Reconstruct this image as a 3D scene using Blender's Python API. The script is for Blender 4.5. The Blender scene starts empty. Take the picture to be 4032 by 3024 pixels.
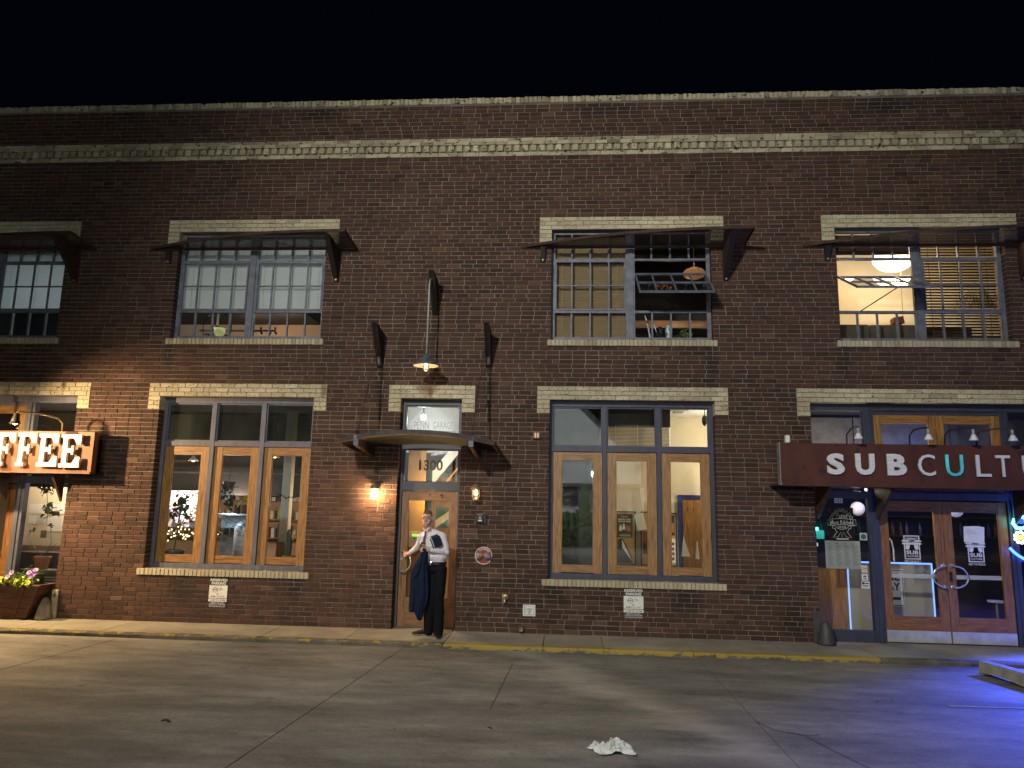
import bpy, bmesh, math, random
from mathutils import Vector, Matrix, Euler
random.seed(11)
R = math.radians
S = bpy.context.scene
COL = S.collection

# ------------------------------------------------------------------ camera
cam = bpy.data.objects.new('camera', bpy.data.cameras.new('camera'))
COL.objects.link(cam)
_r = Vector((0.9974133, 0.0691147, 0.01974512)); _u = Vector((-0.00796424, -0.16674351, 0.98596814)); _f = Vector((-0.07143726, 0.98357499, 0.16576175))
cam.matrix_world = Matrix(((_r.x, _u.x, -_f.x, 0.0), (_r.y, _u.y, -_f.y, -11.3), (_r.z, _u.z, -_f.z, 1.874), (0, 0, 0, 1)))
cam.data.sensor_width = 36.0
cam.data.lens = 25.51
cam.data.clip_end = 400
S.camera = cam

# ------------------------------------------------------------------ night sky, exposure
W = bpy.data.worlds.new('World'); S.world = W; W.use_nodes = True
nt = W.node_tree
sky = nt.nodes.new('ShaderNodeTexSky'); sky.sky_type = 'NISHITA'; sky.sun_disc = False
sky.sun_elevation = R(-7.0); sky.sun_rotation = R(200)
bg = nt.nodes['Background']; nt.links.new(sky.outputs[0], bg.inputs[0]); bg.inputs[1].default_value = 0.1
bg2 = nt.nodes.new('ShaderNodeBackground'); bg2.inputs[0].default_value = (0.0006, 0.0009, 0.0027, 1); bg2.inputs[1].default_value = 1.0      # faint city glow, even over the whole sky
ad = nt.nodes.new('ShaderNodeAddShader'); nt.links.new(bg.outputs[0], ad.inputs[0]); nt.links.new(bg2.outputs[0], ad.inputs[1]); nt.links.new(ad.outputs[0], nt.nodes['World Output'].inputs[0])
S.view_settings.view_transform = 'Standard'; S.view_settings.look = 'None'
S.view_settings.exposure = 0.0; S.view_settings.gamma = 1.0
S.cycles.use_denoising = True
S.cycles.max_bounces = 6; S.cycles.transparent_max_bounces = 16; S.cycles.sample_clamp_indirect = 3.0
S.cycles.caustics_reflective = False; S.cycles.caustics_refractive = False

def lamp(name, kind, loc, power, color, size=0.05, aim=None, spot=None, blend=1.0, parent=None):
    d = bpy.data.lights.new(name, kind); d.energy = power; d.color = color
    if kind == 'AREA': d.size = size
    else: d.shadow_soft_size = size
    if spot: d.spot_size = R(spot); d.spot_blend = blend
    o = bpy.data.objects.new(name, d); COL.objects.link(o); o.location = loc
    if aim is not None: o.rotation_euler = (Vector(aim) - Vector(loc)).to_track_quat('-Z', 'Y').to_euler()
    if parent is not None:
        o.parent = parent; o.matrix_parent_inverse = Matrix.Translation(parent.location).inverted()
    return o
# the street lamp across the lot that lights the whole front (its post and head are built further down)
STREET = Vector((-4.3, -15.2, 8.3))
lamp('street_light', 'SPOT', STREET, 8000, (1.0, 0.95, 0.84), 0.30, aim=(0.9, 0.0, 3.4), spot=70, blend=1.0)

# ------------------------------------------------------------------ materials
def _new(name):
    m = bpy.data.materials.new(name); m.use_nodes = True
    return m, m.node_tree, m.node_tree.nodes['Principled BSDF']
def N(t, kind, **kw):
    n = t.nodes.new(kind)
    for k, v in kw.items():
        if k.startswith('i_'): n.inputs[k[2:]].default_value = v
        else: setattr(n, k, v)
    return n
def ramp(t, stops):
    n = t.nodes.new('ShaderNodeValToRGB'); e = n.color_ramp.elements
    while len(e) < len(stops): e.new(0.5)
    for el, (p, c) in zip(e, stops):
        el.position = p; el.color = (c[0], c[1], c[2], 1) if not isinstance(c, (int, float)) else (c, c, c, 1)
    return n
def coords(t, stretch=(1, 1, 1)):
    g = N(t, 'ShaderNodeNewGeometry'); mp = N(t, 'ShaderNodeMapping')
    mp.inputs['Scale'].default_value = stretch
    t.links.new(g.outputs['Position'], mp.inputs['Vector']); return mp.outputs[0]
def noise(t, vec, scale, detail=4, rough=0.6):
    n = N(t, 'ShaderNodeTexNoise'); n.inputs['Scale'].default_value = scale; n.inputs['Detail'].default_value = detail
    n.inputs['Roughness'].default_value = rough; t.links.new(vec, n.inputs['Vector']); return n.outputs['Fac']
def mixc(t, fac, a, b, mode='MIX'):
    m = N(t, 'ShaderNodeMix', data_type='RGBA', blend_type=mode)
    if isinstance(fac, (int, float)): m.inputs[0].default_value = fac
    else: t.links.new(fac, m.inputs[0])
    for s, x in ((6, a), (7, b)):
        if isinstance(x, tuple): m.inputs[s].default_value = (x[0], x[1], x[2], 1)
        else: t.links.new(x, m.inputs[s])
    return m.outputs[2]
def math_(t, op, a, b=None, clamp=False):
    m = N(t, 'ShaderNodeMath', operation=op, use_clamp=clamp)
    for s, x in ((0, a), (1, b)):
        if x is None: continue
        if isinstance(x, (int, float)): m.inputs[s].default_value = x
        else: t.links.new(x, m.inputs[s])
    return m.outputs[0]
def pm(name, col, rough=0.6, metal=0.0, var=0.25, scale=6.0, bump=0.0, bscale=60.0, stretch=(1, 1, 1), spec=0.5, emit=None, estr=0.0, speck=None):
    """plain procedural material: base colour broken up by noise, optional bump"""
    m, t, b = _new(name)
    v = coords(t, stretch)
    f = noise(t, v, scale, 5)
    lo = tuple(c * (1 - var) for c in col); hi = tuple(min(1, c * (1 + var)) for c in col)
    rp = ramp(t, [(0.3, lo), (0.7, hi)]); t.links.new(f, rp.inputs[0]); out = rp.outputs[0]
    if speck:
        f2 = noise(t, v, speck[0], 3); r2 = ramp(t, [(speck[1], 0.0), (speck[1] + 0.08, 1.0)]); t.links.new(f2, r2.inputs[0])
        out = mixc(t, r2.outputs[0], out, speck[2])
    t.links.new(out, b.inputs['Base Color'])
    b.inputs['Roughness'].default_value = rough; b.inputs['Metallic'].default_value = metal
    b.inputs['Specular IOR Level'].default_value = spec
    if bump:
        bn = N(t, 'ShaderNodeBump'); bn.inputs['Strength'].default_value = bump; bn.inputs['Distance'].default_value = 0.01
        t.links.new(noise(t, v, bscale, 4), bn.inputs['Height']); t.links.new(bn.outputs[0], b.inputs['Normal'])
    if emit: b.inputs['Emission Color'].default_value = (*emit, 1); b.inputs['Emission Strength'].default_value = estr
    return m
def emis(name, col, s):
    return pm(name, tuple(min(0.9, c) for c in col), 0.4, var=0.02, emit=col, estr=s)
def brickmat(name, stops, pits=None, stain=None, scol=(0.10, 0.035, 0.012)):
    m, t, b = _new(name)
    a = N(t, 'ShaderNodeAttribute'); a.attribute_name = 'tone'
    v = coords(t, (1, 1, 1)); vs = coords(t, (3.0, 3.0, 0.5))
    fine = noise(t, vs, 45, 5, 0.7)
    s = math_(t, 'ADD', math_(t, 'MULTIPLY', math_(t, 'SUBTRACT', fine, 0.5), 0.55), a.outputs['Fac'])
    rp = ramp(t, stops); t.links.new(s, rp.inputs[0]); out = rp.outputs[0]
    big = noise(t, coords(t, (1.0, 1.0, 0.55)), 0.75, 6, 0.68); rb = ramp(t, [(0.32, 0.68), (0.50, 0.94), (0.66, 1.10)]); t.links.new(big, rb.inputs[0])
    out = mixc(t, 0.8, out, rb.outputs[0], 'MULTIPLY')
    if pits:
        vp = coords(t, (1.0, 1.0, 1.35))
        pf = noise(t, vp, pits[0], 3, 0.55); rpit = ramp(t, [(pits[1], 0.0), (pits[1] + 0.05, 1.0)]); t.links.new(pf, rpit.inputs[0])
        out = mixc(t, rpit.outputs[0], out, pits[2])
    if stain:   # rust run-offs, each (x, z, half width, half height)
        sep = N(t, 'ShaderNodeSeparateXYZ'); g = N(t, 'ShaderNodeNewGeometry'); t.links.new(g.outputs['Position'], sep.inputs[0])
        for (sx, sz, wx, wz) in stain:
            dx = math_(t, 'DIVIDE', math_(t, 'SUBTRACT', sep.outputs[0], sx), wx); dz = math_(t, 'DIVIDE', math_(t, 'SUBTRACT', sep.outputs[2], sz), wz)
            q = math_(t, 'ADD', math_(t, 'MULTIPLY', dx, dx), math_(t, 'MULTIPLY', dz, dz))
            q = math_(t, 'MULTIPLY', math_(t, 'SUBTRACT', 1.0, q, True), math_(t, 'MULTIPLY', fine, 1.5), True)
            out = mixc(t, q, out, scol)
    t.links.new(out, b.inputs['Base Color']); b.inputs['Roughness'].default_value = 0.9; b.inputs['Specular IOR Level'].default_value = 0.25
    bn = N(t, 'ShaderNodeBump'); bn.inputs['Strength'].default_value = 0.9; bn.inputs['Distance'].default_value = 0.006
    t.links.new(fine, bn.inputs['Height']); t.links.new(bn.outputs[0], b.inputs['Normal'])
    return m
M = {}
M['brick'] = brickmat('dark_red_brick', [(0.0, (0.034, 0.022, 0.017)), (0.35, (0.061, 0.033, 0.0245)), (0.62, (0.084, 0.042, 0.0295)), (1.0, (0.135, 0.078, 0.053))],
                      stain=[(-2.95, 3.70, .10, .42), (-1.2, 3.70, .10, .45), (-2.09, 4.62, .07, .35), (-.1, .58, .22, .22), (1.85, .55, .30, .25), (-1.42, .20, .15, .09), (-5.9, .5, .3, .25), (-4.1, .56, .14, .3), (-6.5, 4.2, .14, .3), (2.3, 4.15, .14, .4), (4.3, 4.2, .15, .35), (.6, 8.45, .6, .18), (-4.2, 8.45, .5, .16), (5.2, 8.45, .7, .2), (3.4, .3, .25, .3)], scol=(0.018, 0.015, 0.013))
M['cream'] = brickmat('cream_rug_brick', [(0.0, (0.36, 0.32, 0.215)), (0.5, (0.52, 0.47, 0.33)), (1.0, (0.62, 0.57, 0.42))], pits=(38, 0.60, (0.07, 0.055, 0.035)),
                      stain=[(-2.18, 3.72, 0.22, 0.14), (-2.12, 3.62, 0.05, 0.12), (-3.85, 3.65, 0.07, 0.16), (-8.25, 3.70, 0.06, 0.12)])
M['sillb'] = brickmat('cream_sill_brick', [(0.0, (0.30, 0.26, 0.175)), (0.5, (0.48, 0.43, 0.30)), (1.0, (0.58, 0.53, 0.38))], pits=(30, 0.66, (0.10, 0.08, 0.05)))
M['cap'] = brickmat('weathered_cap_brick', [(0.0, (0.16, 0.14, 0.095)), (0.5, (0.42, 0.38, 0.26)), (1.0, (0.56, 0.52, 0.37))], pits=(14, 0.60, (0.06, 0.055, 0.04)))
M['mortar'] = pm('grey_mortar', (0.215, 0.20, 0.172), 0.95, var=0.4, scale=3.0, bump=0.5, bscale=90)
M['cmortar'] = pm('cream_mortar', (0.20, 0.18, 0.12), 0.95, var=0.25, scale=8)
def glassmat(name, gain=1.0, dust=0.0, tint=(1, 1, 1), dcol=(0.5, 0.5, 0.45)):
    m, t, b = _new(name); t.nodes.remove(b)
    out = t.nodes['Material Output']
    tr = N(t, 'ShaderNodeBsdfTransparent'); tr.inputs[0].default_value = (*tint, 1)
    gl = N(t, 'ShaderNodeBsdfGlossy'); gl.inputs['Roughness'].default_value = 0.01
    fr = N(t, 'ShaderNodeFresnel'); fr.inputs[0].default_value = 1.5
    mx = N(t, 'ShaderNodeMixShader')
    t.links.new(math_(t, 'MULTIPLY', fr.outputs[0], gain, True), mx.inputs[0]); t.links.new(tr.outputs[0], mx.inputs[1]); t.links.new(gl.outputs[0], mx.inputs[2])
    last = mx.outputs[0]
    if dust:
        df = N(t, 'ShaderNodeBsdfDiffuse'); df.inputs[0].default_value = (*dcol, 1)
        v = coords(t); f = noise(t, v, 2.6, 5); rp = ramp(t, [(0.35, dust * 0.6), (0.75, dust * 1.6)]); t.links.new(f, rp.inputs[0])
        m2 = N(t, 'ShaderNodeMixShader'); t.links.new(rp.outputs[0], m2.inputs[0]); t.links.new(last, m2.inputs[1]); t.links.new(df.outputs[0], m2.inputs[2]); last = m2.outputs[0]
    t.links.new(last, out.inputs[0])
    return m
M['glass'] = glassmat('window_glass', 1.7, 0.01)
M['glass_dusty'] = glassmat('dusty_glass', 1.8, 0.05, (0.35, 0.38, 0.37), (0.24, 0.29, 0.27))
M['glass_mirror'] = glassmat('double_glazing', 3.4, 0.006)
M['bulbglass'] = glassmat('lamp_glass', 1.2, 0.03)
def perfmat():
    m, t, b = _new('perforated_steel')
    v = coords(t); mp = N(t, 'ShaderNodeMapping'); mp.inputs['Scale'].default_value = (110, 110, 110); mp.inputs['Rotation'].default_value = (0, 0, R(45)); t.links.new(v, mp.inputs[0])
    vo = N(t, 'ShaderNodeTexVoronoi'); vo.inputs['Randomness'].default_value = 0.0; vo.inputs['Scale'].default_value = 1.0; vo.voronoi_dimensions = '2D'; t.links.new(mp.outputs[0], vo.inputs['Vector'])
    b.inputs['Base Color'].default_value = (0.030, 0.020, 0.016, 1); b.inputs['Roughness'].default_value = 0.7; b.inputs['Metallic'].default_value = 0.3
    t.links.new(math_(t, 'GREATER_THAN', vo.outputs['Distance'], 0.22), b.inputs['Alpha'])
    return m
M['perf'] = perfmat()
M['steel'] = pm('dark_rusty_steel', (0.050, 0.026, 0.017), 0.75, 0.25, 0.45, 7, 0.3, 80, speck=(20, 0.60, (0.11, 0.042, 0.016)))
M['black'] = pm('black_steel', (0.012, 0.011, 0.011), 0.6, 0.2, 0.3, 10)
M['corten'] = pm('corten_sign_steel', (0.074, 0.020, 0.011), 0.72, 0.1, 0.35, 3.5, 0.2, 60, (1, 1, 0.6), speck=(7, 0.60, (0.032, 0.014, 0.012)))
M['rustface'] = pm('rusted_copper_face', (0.165, 0.070, 0.036), 0.6, 0.15, 0.4, 3.0, 0.15, 60, (1, 1, 0.5), speck=(9, 0.62, (0.10, 0.05, 0.035)))
M['galv'] = pm('galvanised_metal', (0.30, 0.31, 0.33), 0.5, 0.6, 0.3, 14)
M['pipe'] = pm('pale_green_pipe', (0.36, 0.42, 0.36), 0.5, 0.1, 0.2, 20)
M['shade'] = pm('weathered_zinc_shade', (0.10, 0.12, 0.15), 0.55, 0.3, 0.4, 16)
M['enamel'] = pm('cream_enamel', (0.75, 0.66, 0.48), 0.4, var=0.1)
M['frameblue'] = pm('slate_blue_paint', (0.036, 0.043, 0.078), 0.5, var=0.3, scale=5, stretch=(3, 3, 0.6))
M['framegrey'] = pm('blue_grey_paint', (0.095, 0.105, 0.145), 0.55, var=0.3, scale=5, stretch=(3, 3, 0.6))
M['framedark'] = pm('dark_slate_paint', (0.040, 0.045, 0.065), 0.5, var=0.3, scale=5)
M['sash'] = pm('blue_grey_steel_sash', (0.130, 0.145, 0.185), 0.55, 0.1, 0.35, 9, speck=(30, 0.66, (0.06, 0.055, 0.05)))
def wood(name, col, stretch, dark=0.35):
    return pm(name, col, 0.42, var=0.5, scale=5.0, bump=0.15, bscale=30, stretch=stretch, speck=(2.2, 0.60, tuple(c * dark for c in col)))
M['woodv'] = wood('varnished_oak_upright', (0.290, 0.145, 0.044), (9, 9, 0.8), 0.5)
M['woodh'] = wood('varnished_oak_rail', (0.275, 0.132, 0.038), (0.8, 9, 9), 0.45)
M['doorv'] = wood('red_oak_upright', (0.225, 0.105, 0.038), (9, 9, 0.8), 0.5)
M['doorh'] = wood('red_oak_rail', (0.215, 0.098, 0.035), (0.8, 9, 9), 0.4)
M['chrome'] = pm('polished_chrome', (0.75, 0.75, 0.74), 0.16, 0.75, 0.05)
M['alu'] = pm('brushed_aluminium', (0.74, 0.76, 0.77), 0.35, 0.15, 0.15, 6, stretch=(0.5, 4, 9))
M['kick'] = pm('brushed_kick_plate', (0.56, 0.58, 0.59), 0.34, 0.45, 0.25, 5)
M['white'] = pm('white_paint', (0.72, 0.72, 0.70), 0.5, var=0.06)
M['letter'] = pm('aged_white_letter_paint', (0.56, 0.55, 0.51), 0.5, var=0.05, scale=4)
M['paper'] = pm('white_paper', (0.70, 0.70, 0.67), 0.7, var=0.08)
M['signblack'] = pm('black_sign_vinyl', (0.012, 0.013, 0.015), 0.5, var=0.2)
M['red'] = pm('red_enamel', (0.19, 0.020, 0.013), 0.4, var=0.2)
M['brass'] = pm('aged_brass', (0.38, 0.29, 0.16), 0.4, 0.6, 0.25, 20)
M['conc'] = pm('sidewalk_concrete', (0.27, 0.25, 0.205), 0.92, var=0.22, scale=2.2, bump=0.25, bscale=70, speck=(55, 0.70, (0.10, 0.09, 0.075)))
M['conc2'] = pm('grey_cast_concrete', (0.25, 0.235, 0.19), 0.92, var=0.3, scale=7, bump=0.4, bscale=60)
M['iron'] = pm('dark_cast_iron', (0.055, 0.055, 0.058), 0.6, 0.2, 0.35, 9)
M['gap'] = pm('joint_filler', (0.022, 0.020, 0.017), 0.95, var=0.3)
def kerbmat(name, wear):
    m, t, b = _new(name); v = coords(t, (1, 1, 1.6))
    f = noise(t, v, 7, 6, 0.72); g = N(t, 'ShaderNodeNewGeometry'); sp = N(t, 'ShaderNodeSeparateXYZ'); t.links.new(g.outputs['Position'], sp.inputs[0]); f = math_(t, 'ADD', f, math_(t, 'MULTIPLY', math_(t, 'ADD', sp.outputs[2], 0.045), 2.6)); rp = ramp(t, [(wear - 0.03, 0.0), (wear + 0.03, 1.0)]); t.links.new(f, rp.inputs[0])
    f2 = noise(t, v, 3, 4); base = ramp(t, [(0.3, (0.06, 0.055, 0.04)), (0.7, (0.15, 0.135, 0.10))]); t.links.new(f2, base.inputs[0])
    t.links.new(mixc(t, rp.outputs[0], base.outputs[0], (0.32, 0.23, 0.042)), b.inputs['Base Color']); b.inputs['Roughness'].default_value = 0.8
    return m
M['kerb_y'] = kerbmat('yellow_kerb_paint', 0.44); M['kerb_w'] = kerbmat('worn_yellow_kerb_paint', 0.60); M['kerb_b'] = kerbmat('bare_kerb_concrete', 0.66)
def lotmat():
    m, t, b = _new('parking_lot_concrete')
    v = coords(t); vs = N(t, 'ShaderNodeMapping'); vs.inputs['Scale'].default_value = (0.55, 1.6, 1); vs.inputs['Rotation'].default_value = (0, 0, R(12)); t.links.new(v, vs.inputs[0])
    f1 = noise(t, vs.outputs[0], 1.1, 6, 0.62); r1 = ramp(t, [(0.32, (0.128, 0.123, 0.114)), (0.55, (0.220, 0.212, 0.196)), (0.75, (0.315, 0.303, 0.28))]); t.links.new(f1, r1.inputs[0])
    out = r1.outputs[0]
    f2 = noise(t, vs.outputs[0], 4.0, 5, 0.7); r2 = ramp(t, [(0.35, 0.72), (0.65, 1.12)]); t.links.new(f2, r2.inputs[0]); out = mixc(t, 0.85, out, r2.outputs[0], 'MULTIPLY')
    f3 = noise(t, v, 42, 6, 0.8); r3 = ramp(t, [(0.3, 0.55), (0.7, 1.35)]); t.links.new(f3, r3.inputs[0]); out = mixc(t, 0.7, out, r3.outputs[0], 'MULTIPLY')
    # pale wash-out run from the drain pipe across the slab
    sep = N(t, 'ShaderNodeSeparateXYZ'); t.links.new(v, sep.inputs[0])
    d = math_(t, 'ADD', math_(t, 'MULTIPLY', math_(t, 'ADD', sep.outputs[0], 0.55), 0.87), math_(t, 'MULTIPLY', math_(t, 'ADD', sep.outputs[1], 1.0), 0.49))
    d = math_(t, 'ADD', d, math_(t, 'MULTIPLY', math_(t, 'SUBTRACT', f1, 0.5), 1.2))
    band = math_(t, 'SUBTRACT', 1.0, math_(t, 'MULTIPLY', math_(t, 'ABSOLUTE', d), 2.4), True)
    out = mixc(t, math_(t, 'MULTIPLY', band, math_(t, 'MULTIPLY', f2, 1.15, True)), out, (0.40, 0.385, 0.34))
    # dark tyre / oil drags beside it
    vo = N(t, 'ShaderNodeMapping'); vo.inputs['Scale'].default_value = (0.35, 1.9, 1); vo.inputs['Rotation'].default_value = (0, 0, R(32)); t.links.new(v, vo.inputs[0])
    f4 = noise(t, vo.outputs[0], 0.9, 4, 0.55); r4 = ramp(t, [(0.55, 1.0), (0.70, 0.76)]); t.links.new(f4, r4.inputs[0]); out = mixc(t, 0.9, out, r4.outputs[0], 'MULTIPLY')
    f5 = noise(t, v, 2.3, 6, 0.72); r5 = ramp(t, [(0.60, 1.0), (0.68, 0.62)]); t.links.new(f5, r5.inputs[0]); out = mixc(t, 0.8, out, r5.outputs[0], 'MULTIPLY')
    f6 = noise(t, v, 17, 3, 0.6); r6 = ramp(t, [(0.70, 1.0), (0.74, 0.45)]); t.links.new(f6, r6.inputs[0]); out = mixc(t, 0.7, out, r6.outputs[0], 'MULTIPLY')
    t.links.new(out, b.inputs['Base Color']); b.inputs['Roughness'].default_value = 0.82; b.inputs['Specular IOR Level'].default_value = 0.35
    bn = N(t, 'ShaderNodeBump'); bn.inputs['Strength'].default_value = 0.25; bn.inputs['Distance'].default_value = 0.006
    t.links.new(f3, bn.inputs['Height']); t.links.new(bn.outputs[0], b.inputs['Normal'])
    return m
M['lot'] = lotmat()
M['cream_wall'] = pm('cream_plaster', (0.62, 0.55, 0.40), 0.8, var=0.05, scale=2)
M['ochre_wall'] = pm('ochre_plaster', (0.50, 0.30, 0.085), 0.8, var=0.15, scale=1.5)
M['white_wall'] = pm('white_plaster', (0.66, 0.68, 0.66), 0.8, var=0.06, scale=2)
M['tan_wall'] = pm('tan_plaster', (0.44, 0.31, 0.19), 0.8, var=0.15, scale=1.2)
M['dark_wall'] = pm('dark_painted_wall', (0.020, 0.020, 0.024), 0.8, var=0.3)
M['dark_floor'] = pm('dark_stained_floor', (0.06, 0.04, 0.028), 0.4, var=0.3, stretch=(1, 6, 1))
M['green'] = pm('green_trim_paint', (0.03, 0.12, 0.085), 0.5, var=0.15)
M['blind_w'] = pm('pale_grey_blind', (0.60, 0.65, 0.66), 0.6, var=0.06, scale=3)
def _transl(m, k):
    t = m.node_tree; b = t.nodes['Principled BSDF']; tl = N(t, 'ShaderNodeBsdfTranslucent'); tl.inputs[0].default_value = (0.62, 0.68, 0.68, 1); mx = N(t, 'ShaderNodeMixShader'); mx.inputs[0].default_value = k
    t.links.new(b.outputs[0], mx.inputs[1]); t.links.new(tl.outputs[0], mx.inputs[2]); t.links.new(mx.outputs[0], t.nodes['Material Output'].inputs[0])
_transl(M['blind_w'], 0.35)
M['blind_t'] = pm('tan_wood_blind', (0.33, 0.25, 0.14), 0.6, var=0.15, scale=4, stretch=(1, 1, 8))
M['blind_b'] = pm('brown_wood_blind', (0.085, 0.05, 0.022), 0.6, var=0.2, scale=4, stretch=(1, 1, 8))
M['leaf_d'] = pm('dark_leaf', (0.035, 0.055, 0.022), 0.6, var=0.4, scale=20)
M['leaf_g'] = pm('green_blade', (0.10, 0.17, 0.045), 0.5, var=0.35, scale=18)
M['leaf_y'] = pm('lime_leaf', (0.36, 0.46, 0.030), 0.5, var=0.25, scale=18)
M['leaf_b'] = pm('dry_blade', (0.30, 0.20, 0.08), 0.7, var=0.3, scale=18)
M['pet'] = pm('pink_petal', (0.44, 0.30, 0.56), 0.6, var=0.2, scale=30); M['petp'] = pm('purple_petal', (0.20, 0.08, 0.46), 0.6, var=0.2, scale=30)
M['terra'] = pm('terracotta', (0.32, 0.13, 0.065), 0.8, var=0.2, scale=8)
M['plank'] = pm('weathered_planter_board', (0.085, 0.040, 0.022), 0.8, var=0.5, scale=4, bump=0.4, bscale=40, stretch=(0.8, 2, 7))
M['soil'] = pm('potting_soil', (0.03, 0.022, 0.016), 0.95, var=0.3, scale=30)

# ------------------------------------------------------------------ builders
def link(o, parent=None):
    COL.objects.link(o)
    if parent is not None:
        o.parent = parent
        if parent.type == 'EMPTY' and parent.parent is None:
            o.matrix_parent_inverse = Matrix.Translation(parent.location).inverted()
    return o
def tag(o, label=None, cat=None, group=None, kind=None):
    if label: o['label'] = label
    if cat: o['category'] = cat
    if group: o['group'] = group
    if kind: o['kind'] = kind
    return o
def thing(name, loc, label, cat, group=None):
    o = bpy.data.objects.new(name, None); COL.objects.link(o); o.location = loc; o.empty_display_size = 0.1
    return tag(o, label, cat, group)
def part_empty(name, parent):
    o = bpy.data.objects.new(name, None); o.empty_display_size = 0.05
    return link(o, parent)
class MB:
    def __init__(s): s.v = []; s.f = []; s.m = []; s.tone = []
    def add(s, vs, fs, mi=0):
        k = len(s.v); s.v += [tuple(p) for p in vs]; s.f += [tuple(i + k for i in f) for f in fs]; s.m += [mi] * len(fs)
        return s
    def box(s, x0, x1, y0, y1, z0, z1, mi=0):
        return s.add([(x0, y0, z0), (x1, y0, z0), (x1, y1, z0), (x0, y1, z0), (x0, y0, z1), (x1, y0, z1), (x1, y1, z1), (x0, y1, z1)],
                     [(0, 3, 2, 1), (4, 5, 6, 7), (0, 1, 5, 4), (1, 2, 6, 5), (2, 3, 7, 6), (3, 0, 4, 7)], mi)
    def obox(s, c, ax, ay, az, mi=0):
        c, ax, ay, az = Vector(c), Vector(ax), Vector(ay), Vector(az)
        return s.add([c + sx * ax + sy * ay + sz * az for sz in (-1, 1) for sx, sy in ((-1, -1), (1, -1), (1, 1), (-1, 1))],
                     [(0, 3, 2, 1), (4, 5, 6, 7), (0, 1, 5, 4), (1, 2, 6, 5), (2, 3, 7, 6), (3, 0, 4, 7)], mi)
    def quad(s, a, b, c, d, mi=0): return s.add([a, b, c, d], [(0, 1, 2, 3)], mi)
    def prism(s, poly, y0, y1, mi=0, ax='y'):
        n = len(poly)
        if ax == 'y': A = [(p[0], y0, p[1]) for p in poly]; B = [(p[0], y1, p[1]) for p in poly]
        elif ax == 'x': A = [(y0, p[0], p[1]) for p in poly]; B = [(y1, p[0], p[1]) for p in poly]
        else: A = [(p[0], p[1], y0) for p in poly]; B = [(p[0], p[1], y1) for p in poly]
        return s.add(A + B, [tuple(range(n)), tuple(range(2 * n - 1, n - 1, -1))] + [(i, i + n, (i + 1) % n + n, (i + 1) % n) for i in range(n)], mi)
    def tube(s, pts, r, n=8, mi=0, closed=False):
        pts = [Vector(p) for p in pts]; k = len(pts); rr = r if isinstance(r, (list, tuple)) else [r] * k
        rings = []; up = Vector((0.3, 0.2, 0.93)).normalized()
        for i, p in enumerate(pts):
            if closed: d = pts[(i + 1) % k] - pts[i - 1]
            else: d = pts[min(i + 1, k - 1)] - pts[max(i - 1, 0)]
            d.normalize()
            a = d.cross(up)
            if a.length < 0.05: a = d.cross(Vector((1, 0, 0)))
            a.normalize(); b = d.cross(a)
            rings.append([p + rr[i] * (math.cos(6.28318 * j / n) * a + math.sin(6.28318 * j / n) * b) for j in range(n)])
        fs = []
        for i in range(k if closed else k - 1):
            i2 = (i + 1) % k
            fs += [(i * n + j, i * n + (j + 1) % n, i2 * n + (j + 1) % n, i2 * n + j) for j in range(n)]
        if not closed: fs += [tuple(range(n - 1, -1, -1)), tuple((k - 1) * n + j for j in range(n))]
        return s.add([p for q in rings for p in q], fs, mi)
    def lathe(s, prof, c, n=20, mi=0, axis='z', caps=True):
        vs = []
        for (r, h) in prof:
            for j in range(n):
                a = 6.2831853 * j / n; p, q = r * math.cos(a), r * math.sin(a)
                vs.append((c[0] + p, c[1] + q, c[2] + h) if axis == 'z' else (c[0] + p, c[1] + h, c[2] + q) if axis == 'y' else (c[0] + h, c[1] + p, c[2] + q))
        k = len(prof); fs = []
        for i in range(k - 1): fs += [(i * n + j, i * n + (j + 1) % n, (i + 1) * n + (j + 1) % n, (i + 1) * n + j) for j in range(n)]
        if caps: fs += [tuple(range(n - 1, -1, -1)), tuple((k - 1) * n + j for j in range(n))]
        return s.add(vs, fs, mi)
    def ball(s, c, r, n=12, mi=0):
        rx, ry, rz = r if isinstance(r, tuple) else (r, r, r); h = n // 2 + 1; vs = []; fs = []
        for i in range(h + 1):
            t = math.pi * i / h
            for j in range(n):
                a = 6.2831853 * j / n; vs.append((c[0] + rx * math.sin(t) * math.cos(a), c[1] + ry * math.sin(t) * math.sin(a), c[2] + rz * math.cos(t)))
        for i in range(h): fs += [(i * n + j, (i + 1) * n + j, (i + 1) * n + (j + 1) % n, i * n + (j + 1) % n) for j in range(n)]
        return s.add(vs, fs, mi)
    def mesh(s, name, mats, smooth=False):
        me = bpy.data.meshes.new(name); me.from_pydata(s.v, [], s.f)
        for m in (mats if isinstance(mats, (list, tuple)) else [mats]): me.materials.append(M[m] if isinstance(m, str) else m)
        if any(s.m): me.polygons.foreach_set('material_index', s.m)
        if s.tone:
            a = me.attributes.new('tone', 'FLOAT', 'POINT'); a.data.foreach_set('value', s.tone)
        if smooth: me.polygons.foreach_set('use_smooth', [True] * len(me.polygons))
        me.validate(); me.update(); return me
    def build(s, name, mats, parent=None, smooth=False, bevel=0.0):
        me = s.mesh(name, mats, smooth)
        if bevel or smooth:
            bm = bmesh.new(); bm.from_mesh(me)
            if bevel: bmesh.ops.bevel(bm, geom=[e for e in bm.edges if len(e.link_faces) == 2 and e.calc_face_angle(0) > 0.5], offset=bevel, segments=2, profile=0.6, affect='EDGES')
            bmesh.ops.recalc_face_normals(bm, faces=bm.faces); bm.to_mesh(me); bm.free()
        return link(bpy.data.objects.new(name, me), parent)
def solo(name, mb, mats, label, cat, group=None, **kw): return tag(mb.build(name, mats, None, **kw), label, cat, group)
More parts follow.
